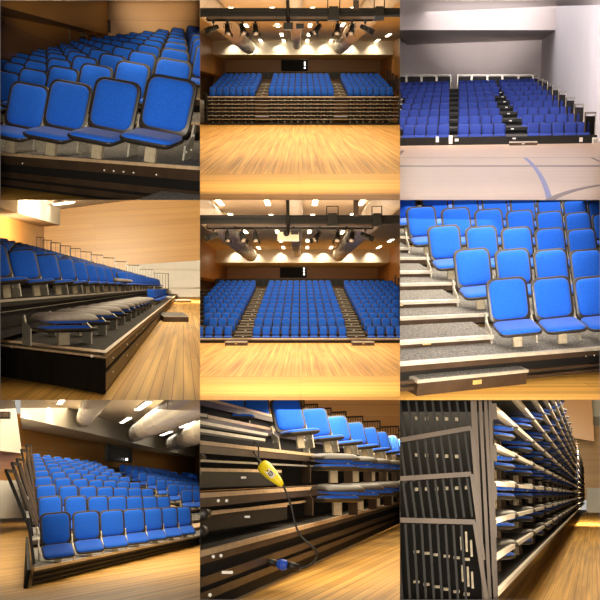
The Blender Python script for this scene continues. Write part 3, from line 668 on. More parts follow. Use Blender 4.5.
# floor and loose step
u6 = L6.up
e0 = L6.edge(0, 0)-u6*.33
floor_for(B6, e0, u6, d=(1, .55, 0), y0=-20, y1=20)
def onplane(bay, u, v, p, n):
    r = bay.ray(u, v); return r*(V3(p).dot(n)/r.dot(n))
def step_box(bay, q, n, h, label, tagpos=None, top='carpet'):
    """q: four floor points front-left, front-right, back-right, back-left"""
    n = V3(n); root = empty('loose_step', bay, q[0]); tagit(root, label, 'step'); off = q[0]
    part('base', MB().hexa(q, [p+n*(h-.03) for p in q], 'steel'), root, off)
    c = sum(q, V3())/4
    qq = [p+n*(h-.03)+(p-c).normalized()*.012 for p in q]; part('nosing', MB().hexa(qq, [p+n*.03 for p in qq], 'alu'), root, off)
    q3 = [p+n*(h+.002)+(c-p)*.05 for p in q]; part('tread', MB().hexa(q3, [p+n*.006 for p in q3], top), root, off)
    if tagpos:
        x = (q[1]-q[0]).normalized(); p = q[0].lerp(q[1], tagpos)+n*h*.5; f = x.cross(n)*1.0; f = f if f.y < 0 else -f
        part('step_tag', MB().hexa([p-x*.055-n*.02, p+x*.055-n*.02, p+x*.055-n*.02+f*.012, p-x*.055-n*.02+f*.012], [p-x*.055+n*.02, p+x*.055+n*.02, p+x*.055+n*.02+f*.012, p-x*.055+n*.02+f*.012], 'brass'), root, off)
fl = onplane(B6, 50, 588, e0, u6); fr = onplane(B6, 378, 552, e0, u6)
hs = .155
bl = onplane(B6, 0, 512, e0+u6*hs, u6)-u6*hs; br = onplane(B6, 312, 481, e0+u6*hs, u6)-u6*hs
step_box(B6, [fl, fr, br, bl], u6, hs, 'long carpeted loose step at the foot of the aisle, middle right hall', .52)
struct('wall_back', slab([B6.at(-30, 700, 40), B6.at(640, 700, 40), B6.at(640, -60, 40), B6.at(-30, -60, 40)], 'wood'), B6)

# ================================================================== upper left: close view along the front row
L1 = Lattice(B1, (.0778, 1, .0262), (-.0552, .0904, -.0023), (.0309, .3639, .0342), 7.9, -25, 5, 7, f=.14, tilt=5, pp=4)
for r in range(0, 9):
    A = L1.edge(r, -2.3); Bq = L1.edge(r, 5+r*1.6)
    tier(B1, Bq, A, L1.W, L1.up, 'dark seating platform, %s row up, upper left hall' % od(r), nos='nosing', nose=.022,
         fascia=((0, .11, 0, 'steel'), (.17, .25, .02, 'steel'), (.255, .33, .03, 'steel')) if r == 0 else ((0, .10, 0, 'steel'), (.17, .20, .02, 'galv')), bolts=[.30, .55, .575, .60, .625, .68, .86] if r == 0 else 0, under=.37 if r == 0 else L1.rise)
    for c in range(-1 if r else 0, 6+int(r*1.8)): 
        if r or c >= 0: L1.seat(r, c)
u1 = L1.up; e1 = L1.edge(0, 0)-u1*.385
floor_for(B1, e1, u1, d=(1, .3, 0), y0=-20, y1=60)
q = [onplane(B1, 395, 606, e1+u1*.16, u1)-u1*.16, onplane(B1, 640, 640, e1+u1*.16, u1)-u1*.16, onplane(B1, 640, 590, e1+u1*.16, u1)-u1*.16, onplane(B1, 495, 570, e1+u1*.16, u1)-u1*.16]
step_box(B1, q, u1, .16, 'grey carpeted loose step, only its corner in view, upper left hall')
st = L1.edge(0, -.35)
mb = MB(); a = onplane(B1, 500, 545, L1.edge(0, 0), V3((0, 1, 0)))
struct('wall_back', slab([B1.at(318, 340, 44), B1.at(640, 340, 44), B1.at(640, -40, 44), B1.at(318, -40, 44)], 'wood'), B1)
struct('wall_left', slab([B1.at(-40, 330, 22), B1.at(320, 330, 44), B1.at(320, -40, 44), B1.at(-40, -40, 22)], 'wood', (-.2, .2, 0)), B1)
a_, b_, c_, d_ = B1.at(-20, 12, 17), B1.at(325, 106, 42.5), B1.at(325, 112, 43.9), B1.at(-20, 42, 21.5)
bk = MB(); bk.hexa([a_, b_, c_, d_], [p+V3((0, 0, 6)) for p in (a_, b_, c_, d_)], 'woodlite'); struct('wall_bulkhead', bk, B1)
for k, (ua, va, ub, vb, h, D) in enumerate(((25, 150, 95, 150, 52, 27), (97, 150, 155, 140, 58, 29), (157, 135, 208, 128, 50, 32), (212, 128, 255, 118, 50, 35), (260, 118, 300, 108, 46, 38), (304, 105, 330, 100, 36, 41))):
    a, b = B1.at(ua, va, D), B1.at(ub, vb, D+1.5); rail(B1, a, b, UPZ, h/2700*D, 'dark guard rail against the far wall, %s from left, upper left hall' % od(k), 7, .035, 'black')
for k in range(12):
    a = L1.edge(9, -2+k*1.0-.45, .2); b = L1.edge(9, -2+k*1.0+.45, .2)
    rail(B1, b, a, u1, .42, 'black back-rail panel behind the top row, %s from right, upper left hall' % od(k), 2, .02, 'black', 'black', 'back-rail panels of the top row')

# ================================================================== lower left: the bank from its left front corner
L7 = Lattice(B7, (-.0456, 1, -.0114), (.0300, .0930, -.0004), (-.0180, .2301, .0181), 14.4, 10, 13, -1.5, f=.13, tilt=12, pp=5)
for r in range(0, 10):
    A = L7.edge(r, -.62); Bq = L7.edge(r, 34)
    tier(B7, A, Bq, L7.W, L7.up, 'dark seating platform, %s row up, lower left hall' % od(r), nos='alu', nose=.04 if r == 0 else .03,
         fascia=((0, .07, 0, 'black'), (.085, .14, .02, 'black'), (.15, .21, .03, 'black')) if r == 0 else ((0, .10, 0, 'steel'),), under=.24 if r == 0 else L7.rise, bolts=0)
    for (a, b) in ((0, 7), (10, 19), (22, 30)):
        for c in range(a, b): L7.seat(r, c)
    for c0 in (7, 19):
        if r > 8: continue
        u = L7.up; h = L7.rise*.5
        A = L7.edge(r, c0-.3, .45)+u*h; Bq = L7.edge(r, c0+2.3, .45)+u*h; d = L7.W*.45; off = A-u*h
        root = empty('aisle_step', B7, off); tagit(root, 'pale-edged half step on the %s platform of the %s aisle, lower left hall' % (od(r), 'nearer' if c0 == 7 else 'farther'), 'step', 'aisle half steps, lower left hall')
        part('base', MB().hexa([off, Bq-u*h, Bq-u*h+d, off+d], [A-u*.03, Bq-u*.03, Bq+d-u*.03, A+d-u*.03], 'steel'), root, off)
        part('tread', MB().hexa([A-u*.03, Bq-u*.03, Bq+d-u*.03, A+d-u*.03], [A, Bq, Bq+d, A+d], 'nosing'), root, off)
u7 = L7.up0; e7 = L7.edge(0, 0)-u7*.25
floor_for(B7, e7, u7, d=(1, 1.6, 0), y0=-25, y1=50, x0=-20, x1=60)
sk = MB(); A = L7.edge(0, -.66); 
skp = [A-u7*.25-V3((.05, .1, 0)), A-u7*.25+L7.W*2, A-u7*.02+L7.W*2, A-u7*.02-V3((.02, 0, 0))]
single('side_curtain', MB().prism(skp, V3((-.05, 0, 0)), 'curtain'), B7, 'black cloth skirt on the left end of the bank, lower left hall', 'skirt')
# walls: bulkhead with scalloped light, wood wall behind, projecting box on the left
Dq = 62.
P0, P1 = B7.at(65, 85, 44), B7.at(588, 180, 78)
def lineD(u0, v0, D0, u1_, v1_, D1): return B7.at(u0, v0, D0), B7.at(u1_, v1_, D1)
fb = [B7.at(62, 52, 44), B7.at(588, 172, 78)]; ft = [B7.at(62, -20, 44), B7.at(588, 138, 78)]; bb = [B7.at(66, 86, 49), B7.at(560, 181, 84)]
bk = MB(); up_ = V3((0, 0, 1)); bk.hexa([fb[0], fb[1], bb[1], bb[0]], [ft[0], ft[1], ft[1]+V3((0, 6, .2)), ft[0]+V3((0, 6, .2))], 'cream'); struct('wall_bulkhead', bk, B7)
struct('wall_back', slab([B7.at(50, 330, 49), B7.at(640, 330, 88), B7.at(640, 160, 88), B7.at(50, 40, 49)], 'wood'), B7)
struct('wall_right', slab([B7.at(586, 330, 79), B7.at(640, 330, 66), B7.at(640, 100, 66), B7.at(586, 130, 79)], 'wood', (.2, .2, 0)), B7)
struct('ceiling', slab([ft[0]+V3((0, 0, -.02)), ft[1]+V3((0, 0, -.02)), B7.at(640, -60, 30), B7.at(62, -170, 22)], 'ceil', (0, .1, .3)), B7)
bx = [B7.at(-20, 150, 30), B7.at(66, 160, 44), B7.at(64, 160, 50), B7.at(-20, 150, 40)]
bt = [B7.at(-20, -30, 30), B7.at(40, -30, 40), B7.at(40, -30, 50), B7.at(-20, -30, 40)]
struct('wall_left_box', MB().hexa(bx, bt, 'cream'), B7)
pl_ = B7.at(12, 46, 32.5); single('wall_speaker', MB().box(pl_, (.4, .5, .22), 'black').box(pl_+V3((0, -.26, 0)), (.34, .03, .16), 'steel'), B7, 'small black box fixed high on the pale wall at the far left, lower left hall', 'speaker')
struct('wall_left', slab([B7.at(-20, 242, 36), B7.at(110, 242, 52), B7.at(110, 140, 52), B7.at(-20, 140, 36)], 'wood'), B7)
struct('wall_left_lower', slab([B7.at(-20, 356, 35.5), B7.at(120, 352, 51.5), B7.at(120, 241, 51.5), B7.at(-20, 241, 35.5)], 'white'), B7)
P = [B7.at(318, 180, 57), B7.at(394, 186, 62), B7.at(394, 150, 62), B7.at(318, 136, 57)]
struct('window_1', MB().prism(P, (0, .3, 0), 'glass'), B7)
fr = MB(); 
for k in range(4): fr.bar(P[k], P[(k+1) % 4], .1, .14, 'black')
struct('trim_1', fr, B7)
single('control_room_lamp', MB().box(B7.at(380, 178, 60.6), (.14, .05, .12), 'lampw'), B7, 'small lit lamp in the dark control-room window, lower left hall', 'lamp')
c7a, c7n = ft[0]-V3((0, 0, .02)), (ft[1]-ft[0]).cross(B7.at(62, -170, 22)-ft[0]).normalized()
def ceil7(u, v, dn): return onplane(B7, u, v, c7a-UPZ*dn, c7n)
for k, (a, b, r) in enumerate((((246, 66), (305, -30), .42), ((398, 104), (650, -35), .5), ((510, 132), (650, 78), .5))):
    A, Bq = ceil7(*a, r*.9), ceil7(*b, r*.9); mb = MB().tube([A, Bq], r, 'duct', 20); dd = Bq-A
    for t in [i/6 for i in range(1, 6)]: p = A+dd*t; mb.tube([p, p+dd.normalized()*.1], r+.02, 'duct', 20)
    single('air_duct', mb, B7, 'cream round air duct under the ceiling, %s of three, lower left hall' % ['leftmost', 'middle', 'rightmost'][k], 'duct', 'round ceiling ducts, lower left hall')
for k, (u, v, u2, v2, D) in enumerate(((178, 12, 190, -5, 42), (283, 42, 300, 22, 48), (365, 68, 388, 54, 56), (412, 30, 446, 6, 48), (484, 106, 512, 95, 66), (544, 82, 580, 66, 60), (575, 132, 605, 122, 74))):
    a, b = ceil7(u, v, .08), ceil7(u2, v2, .08); root = empty('ceiling_light', B7, a); tagit(root, 'lit slot light in the ceiling, %s from left, lower left hall' % od(k), 'ceiling light', 'slot lights, lower left hall')
    part('frame', MB().bar(a+V3((0, 0, .03)), b+V3((0, 0, .03)), .30, .06, 'cream'), root, a); part('diffuser', MB().bar(a, b, .22, .05, 'lampw'), root, a)
for u, v, D in ((100, 45, 45), (150, 52, 48), (190, 62, 50), (290, 85, 56), (340, 95, 59), (430, 112, 65), (470, 122, 68), (540, 142, 74), (570, 150, 77)):
    p = B7.at(u, v-30, D-.8); spot(B7, p, p+V3((0, .2, -1)), 420, 105, .8, (1, .88, .66))
# guard rails at the left end: long dark leaning bars
for k, (u0, v0, u1_, v1_, D) in enumerate(((18, 212, 92, 392, 14.8), (36, 190, 96, 372, 16.5), (50, 178, 98, 350, 19), (64, 150, 100, 330, 22), (78, 135, 100, 290, 26))):
    a, b = B7.at(u0, v0, D), B7.at(u1_, v1_, D); off = b; root = empty('end_rail', B7, off); tagit(root, 'long dark leaning end rail of the bank, %s from left, lower left hall' % od(k), 'railing', 'leaning end rails, lower left hall')
    part('rail_bar', MB().bar(a, b, .05, .05, 'black', (0, 1, 0)).bar(a, a+V3((.10, .4, .0)), .05, .05, 'black').bar(a+V3((.10, .4, 0)), b+V3((.06, .5, .05)), .05, .05, 'steel', (0, 1, 0)), root, off)
for k in range(9):
    a = L7.edge(k, -.62, .1)+L7.up*.02; b = L7.edge(k, -.62, .8)+L7.up*.02
    rail(B7, a, b, (L7.up+V3((-.25, 0, 0))).normalized(), .62, 'black guard rail on the left end of the %s row, lower left hall' % od(k), 4, .02, 'black')
for k in range(30):
    a = L7.edge(10, k*1.0-.45, .1); b = L7.edge(10, k*1.0+.45, .1)
    rail(B7, a, b, L7.up, .35, 'dark back-rail panel behind the top row, %s from left, lower left hall' % od(k), 2, .02, 'black', 'black', 'back-rail panels, lower left hall')

# ================================================================== middle left: the left end of the bank with folded seats on the lowest platform
L4 = Lattice(B4, (-.0833, 1, .0540), (.0152, .1556, .0023), (-.065, .0957, .0213), 13.6, 33, 0, -7, f=.2, tilt=3)
vp4 = B4.ray(550, 268)
def ext_line(p, d, k): return V3(p)+V3(d)*k
FAR = 130.
def far_along(p, vp, D=FAR):      # from p in the direction vp until depth D
    return V3(p)+V3(vp)*(D-p.y)
# lowest platform
A = B4.at(318, 460, 9.8); Bf = far_along(A, vp4); Wl = B4.at(-60, 418, 12.4)-A
u4 = V3((0, 0, 1))
off = A.copy(); root = empty('seating_platform', B4, off); tagit(root, 'lowest grey carpeted platform with pale edging and bare corner, middle left hall', 'seating platform')
Wb = Wl; 
part('deck_board', MB().hexa([A-u4*.03, Bf-u4*.03, Bf+Wb-u4*.03, A+Wb-u4*.03], [A, Bf, Bf+Wb, A+Wb], 'dcarpet'), root, off)
part('nosing', MB().hexa([A-u4*.05, Bf-u4*.05, Bf+Wb*.03-u4*.05, A+Wb*.03-u4*.05], [A+u4*.004, Bf+u4*.004, Bf+Wb*.03+u4*.004, A+Wb*.03+u4*.004], 'nosing'), root, off)
part('end_nosing', MB().hexa([A-u4*.055, A-u4*.055+vp4*.5, A+Wb-u4*.055+vp4*.5, A+Wb-u4*.055], [A+u4*.005, A+u4*.005+vp4*.35, A+Wb+u4*.005+vp4*.35, A+Wb+u4*.005], 'nosing'), root, off)
fz = B4.at(310, 585, 9.8).z - A.z
for z0, z1, bk_, m in ((.055, .16, .0, 'steel'), (.16, .22, .05, 'void'), (.22, .32, .01, 'steel'), (.325, .42, .02, 'steel'), (.42, -fz, .06, 'void')):  # void strips are black for the shade between beams
    o = Wl.normalized()*bk_; part('fascia_beam', MB().hexa([A+o-u4*z1, Bf+o-u4*z1, Bf+o+Wl.normalized()*.05-u4*z1, A+o+Wl.normalized()*.05-u4*z1], [A+o-u4*z0, Bf+o-u4*z0, Bf+o+Wl.normalized()*.05-u4*z0, A+o+Wl.normalized()*.05-u4*z0], m), root, off)
for t in range(9):
    p = A+vp4*(.8+t*2.6)-u4*.11; part('bolt', MB().tube([p+V3((.01, 0, 0)), p+V3((.02, 0, 0))], .009, 'tag', 8), root, off)
    p = A+vp4*(.8+t*2.6)-u4*.27; part('bolt', MB().tube([p+V3((.01, 0, 0)), p+V3((.02, 0, 0))], .008, 'tag', 8), root, off)
# black cloth over the end of the platform: a sagging sheet
cl = MB(); nx, nz = 26, 8; vs = []; fs = []
for b_ in (0, 1):
    for i in range(nx+1):
        for j in range(nz+1):
            t, h = i/nx, j/nz; p = A.lerp(A+Wb, t)-vp4*(.02+b_*.0)-u4*(.06+h*(-fz-.07))
            wv = .015*math.sin(t*19+h*4)*(1-abs(2*h-1))+.025*math.sin(t*7+h*2)*h+(.02 if b_ else 0)
            p = p+V3((0, -wv if not b_ else -wv+.02, -.015*math.sin(math.pi*((t*3) % 1))*(1-h)))
            vs.append(p)
N_ = (nx+1)*(nz+1)
for b_ in (0,):
    for i in range(nx):
        for j in range(nz): k = i*(nz+1)+j; fs.append([k, k+1, k+nz+2, k+nz+1])
cl.add(vs[:N_], fs, 'curtain', True)
root = empty('end_curtain', B4, A-u4*(-fz)); tagit(root, 'black cloth skirt buttoned over the near end of the lowest platform, middle left hall', 'skirt'); off = A-u4*(-fz)
part('cloth', cl, root, off)
for u, v in ((36, 440), (275, 468)):
    p = B4.at(u, v, 9.8+(318-u)/380*2.6-.06); part('press_stud', MB().tube([p, p-V3((0, .02, 0))], .016, 'tag', 10), root, off)
# floor under it
e4 = A+u4*fz
n4 = V3((0, 0, 1)); n4 = (n4-vp4.normalized()*n4.dot(vp4.normalized())).normalized()
floor_for(B4, e4, n4, d=(vp4.x, vp4.y, vp4.z), x0=-8, x1=150, y0=-40, y1=40)
# folded seats on the lowest platform
V0 = vp4
s0 = B4.at(215, 437, 11.0)-A
for k in range(11):
    b = A+Wl*.40+V0*(.55+k*2.1)
    SEATS.append(dict(bay=B4, r=0, c=k, b=b, rot=basis(24, 0), D=b.y, tilt=3, kind='folded', scl=(1.55, 1.2, 1.0)))
for k in range(9):
    b = A+Wl*.30+V0*(29+k*2.6+(6 if k > 6 else 0))
    SEATS.append(dict(bay=B4, r=-1, c=k, b=b, rot=basis(33, 0), D=b.y, tilt=3, kind='seat'))
# the next platform, carrying the upright row
for r in range(0, 9):
    e = L4.base(r, 0)-L4.W*.22
    A1 = e-L4.U*(3+r*1.2); B1_ = far_along(e, B4.ray(550, 262))
    tier(B4, A1, B1_, L4.W, u4, 'dark seating platform, %s above the lowest, middle left hall' % od(r), nos='alu', nose=.025, deck='dcarpet', fascia=((0, .08, 0, 'black'), (.12, .14, .02, 'galv'), (.22, .34, .1, 'black')) if r == 0 else ((0, .09, 0, 'steel'),), under=.46 if r == 0 else .3, gap='void')
    for c in range(-2-int(r*1.2), 26):
        if r == 0 and c in (7, 8): continue
        if r and c > 6+6*r and False: continue
        L4.seat(r, c)
for k in (7, 8):
    b = L4.base(0, k); SEATS.append(dict(bay=B4, r=1, c=k, b=b, rot=basis(30, 0), D=b.y, tilt=3, kind='folded'))
# stepped guard rails at the far end
for k, (u0, u1_, vt, vb) in enumerate(((110, 132, 113, 132), (128, 154, 121, 140), (152, 182, 129, 152), (180, 212, 138, 160), (210, 242, 146, 168), (242, 275, 156, 178), (273, 309, 165, 188), (309, 344, 174, 202), (345, 381, 185, 215), (382, 420, 196, 232), (420, 462, 208, 240), (463, 505, 220, 258))):
    D = 112-k*3; a, b = B4.at(u0, vb+18, D), B4.at(u1_, vb+20, D-1); h = (vb+18-vt)/2700*D
    rail(B4, a, b, u4, h, 'thin dark stepped guard rail at the far end, %s from left, middle left hall' % od(k), 5 if k > 7 else 2, .04, 'black')
# far steps on the floor
def fstep(u0, u1_, v0, v1, D, h, lab, dep=1.0):
    a, b = onplane(B4, u0, v1, e4, n4), onplane(B4, u1_, v1, e4, n4)
    q = [a, b, b+V3((.25, dep*3.2, 0)), a+V3((.1, dep*3.2, 0))]
    q = [V3(p)-n4*((V3(p)-e4).dot(n4)) for p in q]
    step_box(B4, q, n4, h, lab, None, 'carpet')
fstep(492, 566, 330, 366, 24, .20, 'carpeted loose step on the wood floor beside the bank, nearer one, middle left hall', 1.6)
fstep(530, 574, 297, 308, 60, .22, 'far loose step on the wood floor beside the bank, middle left hall', 1.2)
# walls
struct('wall_back', slab([B4.at(-40, 300, 70), B4.at(132, 300, 134), B4.at(132, -60, 134), B4.at(-40, -60, 70)], 'wood', (-.2, .2, 0)), B4)
struct('wall_right', slab([B4.at(130, 300, 134), B4.at(640, 262, 134), B4.at(640, -40, 134), B4.at(130, -40, 134)], 'woodlite'), B4)
wl = MB(); struct('wall_right_lower', slab([B4.at(380, 300, 133), B4.at(640, 300, 133), B4.at(640, 178, 133), B4.at(380, 196, 133)], 'white', (0, -.1, 0)), B4)
for k, (v0, v1, hh_) in enumerate(((206, 209, 3), (262, 262, 5))):
    P = [B4.at(430, v0+hh_, 132.9), B4.at(640, v1+hh_, 132.9), B4.at(640, v1, 132.9), B4.at(430, v0, 132.9)]
    struct('trim_%d' % (k+3), slab(P, 'cream', (0, .05, 0)), B4)
a_, b_ = B4.at(-40, 10, 60), B4.at(181, 76, 120); c_, d_ = B4.at(130, 80, 133), B4.at(-40, 38, 72)
struct('wall_bulkhead', MB().hexa([a_, b_, c_, d_], [p+V3((0, 0, 12)) for p in (a_, b_, c_, d_)], 'cream'), B4)
struct('ceiling', slab([B4.at(181, 28, 121), B4.at(420, -3, 133), B4.at(420, -90, 80), B4.at(60, -60, 70)], 'ceil', (0, .1, .5)), B4)
a, b = B4.at(165, 14, 105), B4.at(210, 8, 98); root = empty('ceiling_light', B4, a); tagit(root, 'lit slot light in the ceiling, middle left hall', 'ceiling light')
part('frame', MB().bar(a+V3((0, 0, .1)), b+V3((0, 0, .1)), 1.1, .1, 'cream'), root, a); part('diffuser', MB().bar(a, b, .8, .1, 'lampw'), root, a)
dct = MB().tube([B4.at(90, -16, 95), B4.at(180, -8, 110)], 1.0, 'duct', 16); single('air_duct', dct, B4, 'cream round duct at the very top, middle left hall', 'duct')
for u, v, D in ((60, -2, 78), (100, 15, 92), (150, 34, 108)):
    p = B4.at(u, v-32, D-2); spot(B4, p, p+V3((0.1, .25, -1)), 260, 110, .8, (1, .9, .7))

# ================================================================== lower middle: looking along closed tiers, power cable hanging down
vp8 = B8.ray(910, 227)
def row8(u, v, D, n, st, kind, r, yaw, c0=0, hd=None):
    p = B8.at(u, v, D)
    for k in range(n):
        b = p+vp8*(st*k); SEATS.append(dict(bay=B8, r=r, c=c0+k, b=b, rot=basis(yaw, 0), D=b.y, tilt=3, kind=kind, scl=(1.25, 1.1, 1)))
L8 = Lattice(B8, (-.0175, 1, .1109), (.0331, .1429, .0030), (-.0300, .030, .0250), 12.0, 26, 0, -7, f=.2, tilt=2)
for c in range(0, 12): L8.seat(0, c)
# upper seats at the left belong to the block on the other side of the aisle, two rows further up
for (u, v, D, k) in ((92, 98, 12.6, 0), (172, 104, 14.4, 1), (20, 55, 12.0, 2)):
    b = B8.at(u, v, D); SEATS.append(dict(bay=B8, r=3, c=k, b=b, rot=basis(24, 0), D=b.y, tilt=2, kind='seat')) if k < 2 else None
def long_tier(bay, p0, vp, lab, Wv, fas, nose=.03, nos='nosing', deck='dcarpet', near=6., far=60., under=.3, ub=.14):
    A = p0-vp*(p0.y-near); Bq = p0+vp*(far-p0.y)
    return tier(bay, A, Bq, Wv, (0, 0, 1), lab, nos=nos, deck=deck, fascia=fas, nose=nose, under=under, uback=ub)
Wv = V3((-.5, .72, 0))
z8 = {}
decks8 = ((0, 122, 197, 11.0, 'third'), (1, 262+8, 0, 10.4, 'second'), (2, 452, 0, 9.6, 'lowest'))
T3_ = B8.at(300, 157, 11.4); long_tier(B8, T3_, vp8, 'upright-seat platform, third from the floor, lower middle hall', Wv, ((0, .10, 0, 'steel'), (.14, .15, .03, 'galv')), under=.42, ub=.70)
T2_ = B8.at(300, 263, 10.9); long_tier(B8, T2_, vp8, 'platform of folded-down seats, second from the floor, lower middle hall', Wv, ((0, .11, 0, 'steel'), (.15, .16, .06, 'nosing')), nose=.035, under=.46, ub=.70)
T1_ = B8.at(300, 380, 10.4); long_tier(B8, T1_, vp8, 'lowest platform with worn pale edge above the wood floor, lower middle hall', Wv, ((0, .10, 0, 'steel'), (.16, .27, .02, 'steel'), (.275, .38, .03, 'steel')), nose=.04, under=.50)
# folded seats
for (T, lab, u0, v0, D0, n, r) in ((T2_, 'mid', 378, 249, 12.2, 12, 2), (T1_, 'low', 388, 345, 11.6, 12, 1)):
    row8(u0, v0, D0, n, 1.75, 'folded8', r, 24)
for (u, v, D, r) in ((-12, 196, 10.6, 2), (-8, 250, 10.2, 2), (-6, 362, 9.8, 1), (-10, 412, 9.6, 1)):
    pass
for (u0, v0, u1_, v1, D, k) in ((-20, 176, 28, 168, 7.9, 0), (-20, 222, 18, 218, 7.9, 1), (-20, 340, 45, 338, 7.7, 2), (-20, 392, 36, 388, 7.7, 3)):
    a, b = B8.at(u0, v0, D), B8.at(u1_, v1, D+.4)
    mb = MB(); mb.pad(abs(b.x-a.x)*2, .10, .045, 'shell', [(.02, -.2), (0, -.18), (0, .18), (.02, .2)], Matrix.Translation((a.x, D, (a.z+b.z)/2)) @ Matrix.Rotation(math.radians(90), 4, 'X'))
    single('chair_end', mb, B8, 'dark rounded folded chair end at the left edge, %s from top, lower middle hall' % od(k), 'seat', 'folded seat ends at the left edge')
# aisle half steps behind the nosings at the left
for (u0, v0, u1_, v1, D, k, m) in ((-10, 203, 245, 210, 11.4, 0, 'nosing'), (-10, 336, 262, 312, 11.0, 1, 'nosing'), (-10, 84, 196, 116, 12.4, 2, 'alu'), (-10, 60, 204, 100, 13.0, 3, 'alu'), (-10, 38, 22, 42, 13.6, 4, 'alu')):
    ref = (11.4, 10.9, 12.3, 12.6, 13.)[k]; a, b = B8.at(u0, v0, ref*610/(910-u0)+.25), B8.at(u1_, v1, ref*610/(910-u1_)+.25); root = empty('aisle_step', B8, a-V3((0, 0, .14))); o_ = a-V3((0, 0, .14)); tagit(root, 'pale-edged aisle step board at the left, %s of five, lower middle hall' % ['third lowest', 'lowest', 'third highest', 'second highest', 'highest'][k], 'step', 'aisle steps, lower middle hall')
    w_ = V3((-.02, .3, 0)); part('nosing', MB().hexa([a-UPZ*.03, b-UPZ*.03, b+w_*.1-UPZ*.03, a+w_*.1-UPZ*.03], [a, b, b+w_*.1, a+w_*.1], m), root, o_)
    part('tread', MB().hexa([a+w_*.1-UPZ*.03, b+w_*.1-UPZ*.03, b+w_-UPZ*.03, a+w_-UPZ*.03], [a+w_*.1, b+w_*.1, b+w_, a+w_], 'dcarpet'), root, o_)
    hh_ = .17 if k < 2 else .05
    part('riser', MB().hexa([a-UPZ*hh_+w_*.06, b-UPZ*hh_+w_*.06, b+w_*.12-UPZ*hh_, a+w_*.12-UPZ*hh_], [a-UPZ*.03+w_*.06, b-UPZ*.03+w_*.06, b+w_*.12-UPZ*.03, a+w_*.12-UPZ*.03], 'black'), root, o_)
    if k < 2:
        p = a.lerp(b, .46)-UPZ*.085; part('step_tag', MB().box(p-V3((0, .02, 0)), (.08, .015, .02), 'tag'), root, o_)
single('name_plate', MB().box(B8.at(82, 432+85, 7.5), (.09, .012, .022), 'tag'), B8, 'small pale plate on the lowest fascia beam, lower middle hall', 'plate')
for (u, v, D) in ((55, 302, 7.95), (80, 302, 8.2), (40, 470, 7.5), (63, 467, 7.7), (30, 585, 7.3)):
    single('bolt_head', MB().tube([B8.at(u, v, D-.35), B8.at(u, v, D-.33)], .014, 'tag', 8), B8, 'small pale bolt head on a fascia beam, lower middle hall', 'bolt', 'bolt heads on the fascia beams')
e8 = B8.at(300, 600-100, 9.9); pA, pB = B8.at(75, 600, 8.6), None
Fp = T1_-UPZ*.53
n8 = V3((0, 0, 1)); n8 = (n8-vp8.normalized()*n8.dot(vp8.normalized())).normalized()
floor_for(B8, Fp, n8, d=(vp8.x*1.3, vp8.y, vp8.z), x0=-10, x1=120, y0=-30, y1=30)
struct('wall_back', slab([B8.at(-40, 600, 62), B8.at(660, 600, 62), B8.at(660, -60, 62), B8.at(-40, -60, 62)], 'woodlite'), B8)
rr8 = ((268, 312, 3, 26), (312, 352, 15, 34), (352, 393, 27, 48), (393, 438, 38, 62), (438, 488, 52, 78), (488, 540, 66, 92), (540, 596, 82, 110), (596, 640, 92, 118))
for k, (u0, u1_, vt, vb) in enumerate(rr8):
    D = 54; a, b = B8.at(u0, vb, D), B8.at(u1_, vb-2, D-1); rail(B8, a, b, UPZ, (vb-vt)/2700*D, 'dark stepped guard rail against the wood wall, %s from left, lower middle hall' % od(k), 7, .04, 'black')
# dark mass of the rows behind the upright seats
bm8 = []
for k in range(1, 7):
    e = L8.base(k, 0)-L8.W*.2; long_tier(B8, e, vp8, 'dark seating platform rising behind the upright seats, %s one, lower middle hall' % od(k-1), Wv*.8, ((0, .1, 0, 'steel'),), near=max(8, e.y-6), under=.3) if k < 3 else None
# the cable, its yellow connector and blue plug
cb = [(165, 128), (158, 140), (164, 160), (172, 175), (180, 188)]
pts = [B8.at(u, v, 9.3) for u, v in cb]
pts2 = [B8.at(u, v, D) for u, v, D in ((250, 258, 9.2), (262, 285, 9.2), (275, 325, 9.2), (285, 370, 9.2), (300, 405, 9.2), (325, 430, 9.2), (345, 448, 9.2), (352, 465, 9.2), (342, 485, 9.15), (320, 500, 9.1), (292, 505, 9.1))]
def smooth(P, n=6):
    out = []
    for i in range(len(P)-1):
        a, b, c, d = P[max(i-1, 0)], P[i], P[i+1], P[min(i+2, len(P)-1)]
        for k in range(n):
            t = k/n; out.append(.5*((2*b)+(c-a)*t+(2*a-5*b+4*c-d)*t*t+(3*b-a-3*c+d)*t**3))
    return out+[P[-1]]
lp = [B8.at(u, v, 9.33) for u, v in ((160, 124), (172, 130), (176, 148), (176, 168), (182, 186))]
root = empty('power_cable', B8, pts2[-1]); tagit(root, 'thin black power cable looping down from the platform edge to the floor', 'cable'); o_ = pts2[-1]
part('hanging_loop', MB().tube(smooth(pts), .009, 'rubber', 6).tube(smooth(lp), .009, 'rubber', 6), root, o_)
part('cord', MB().tube(smooth(pts2), .010, 'rubber', 6), root, o_)
a, b = B8.at(183, 192, 9.3), B8.at(247, 256, 9.2); d = (b-a)
root = empty('yellow_connector', B8, b); tagit(root, 'tapered yellow switch connector hanging on the black cable', 'connector')
part('housing', MB().tube([a, a+d*.05, a+d*.18, a+d*.5, a+d*.85, b], [.035, .062, .072, .062, .040, .022], 'yellow', 14), root, b)
part('cable_gland', MB().tube([a-d*.10, a], .022, 'rubber', 8), root, b)
mid = a+d*.44-V3((0, .066, 0)); x = d.normalized(); yv = V3((x.z, 0, -x.x)).normalized()
def plate(c, hw, hh_, m, dy=0): 
    c = c-V3((0, dy, 0)); return MB().prism([c-x*hw-yv*hh_, c+x*hw-yv*hh_, c+x*hw+yv*hh_, c-x*hw+yv*hh_], V3((0, .006, 0)), m)
part('white_label', plate(mid, .055, .030, 'white'), root, b)
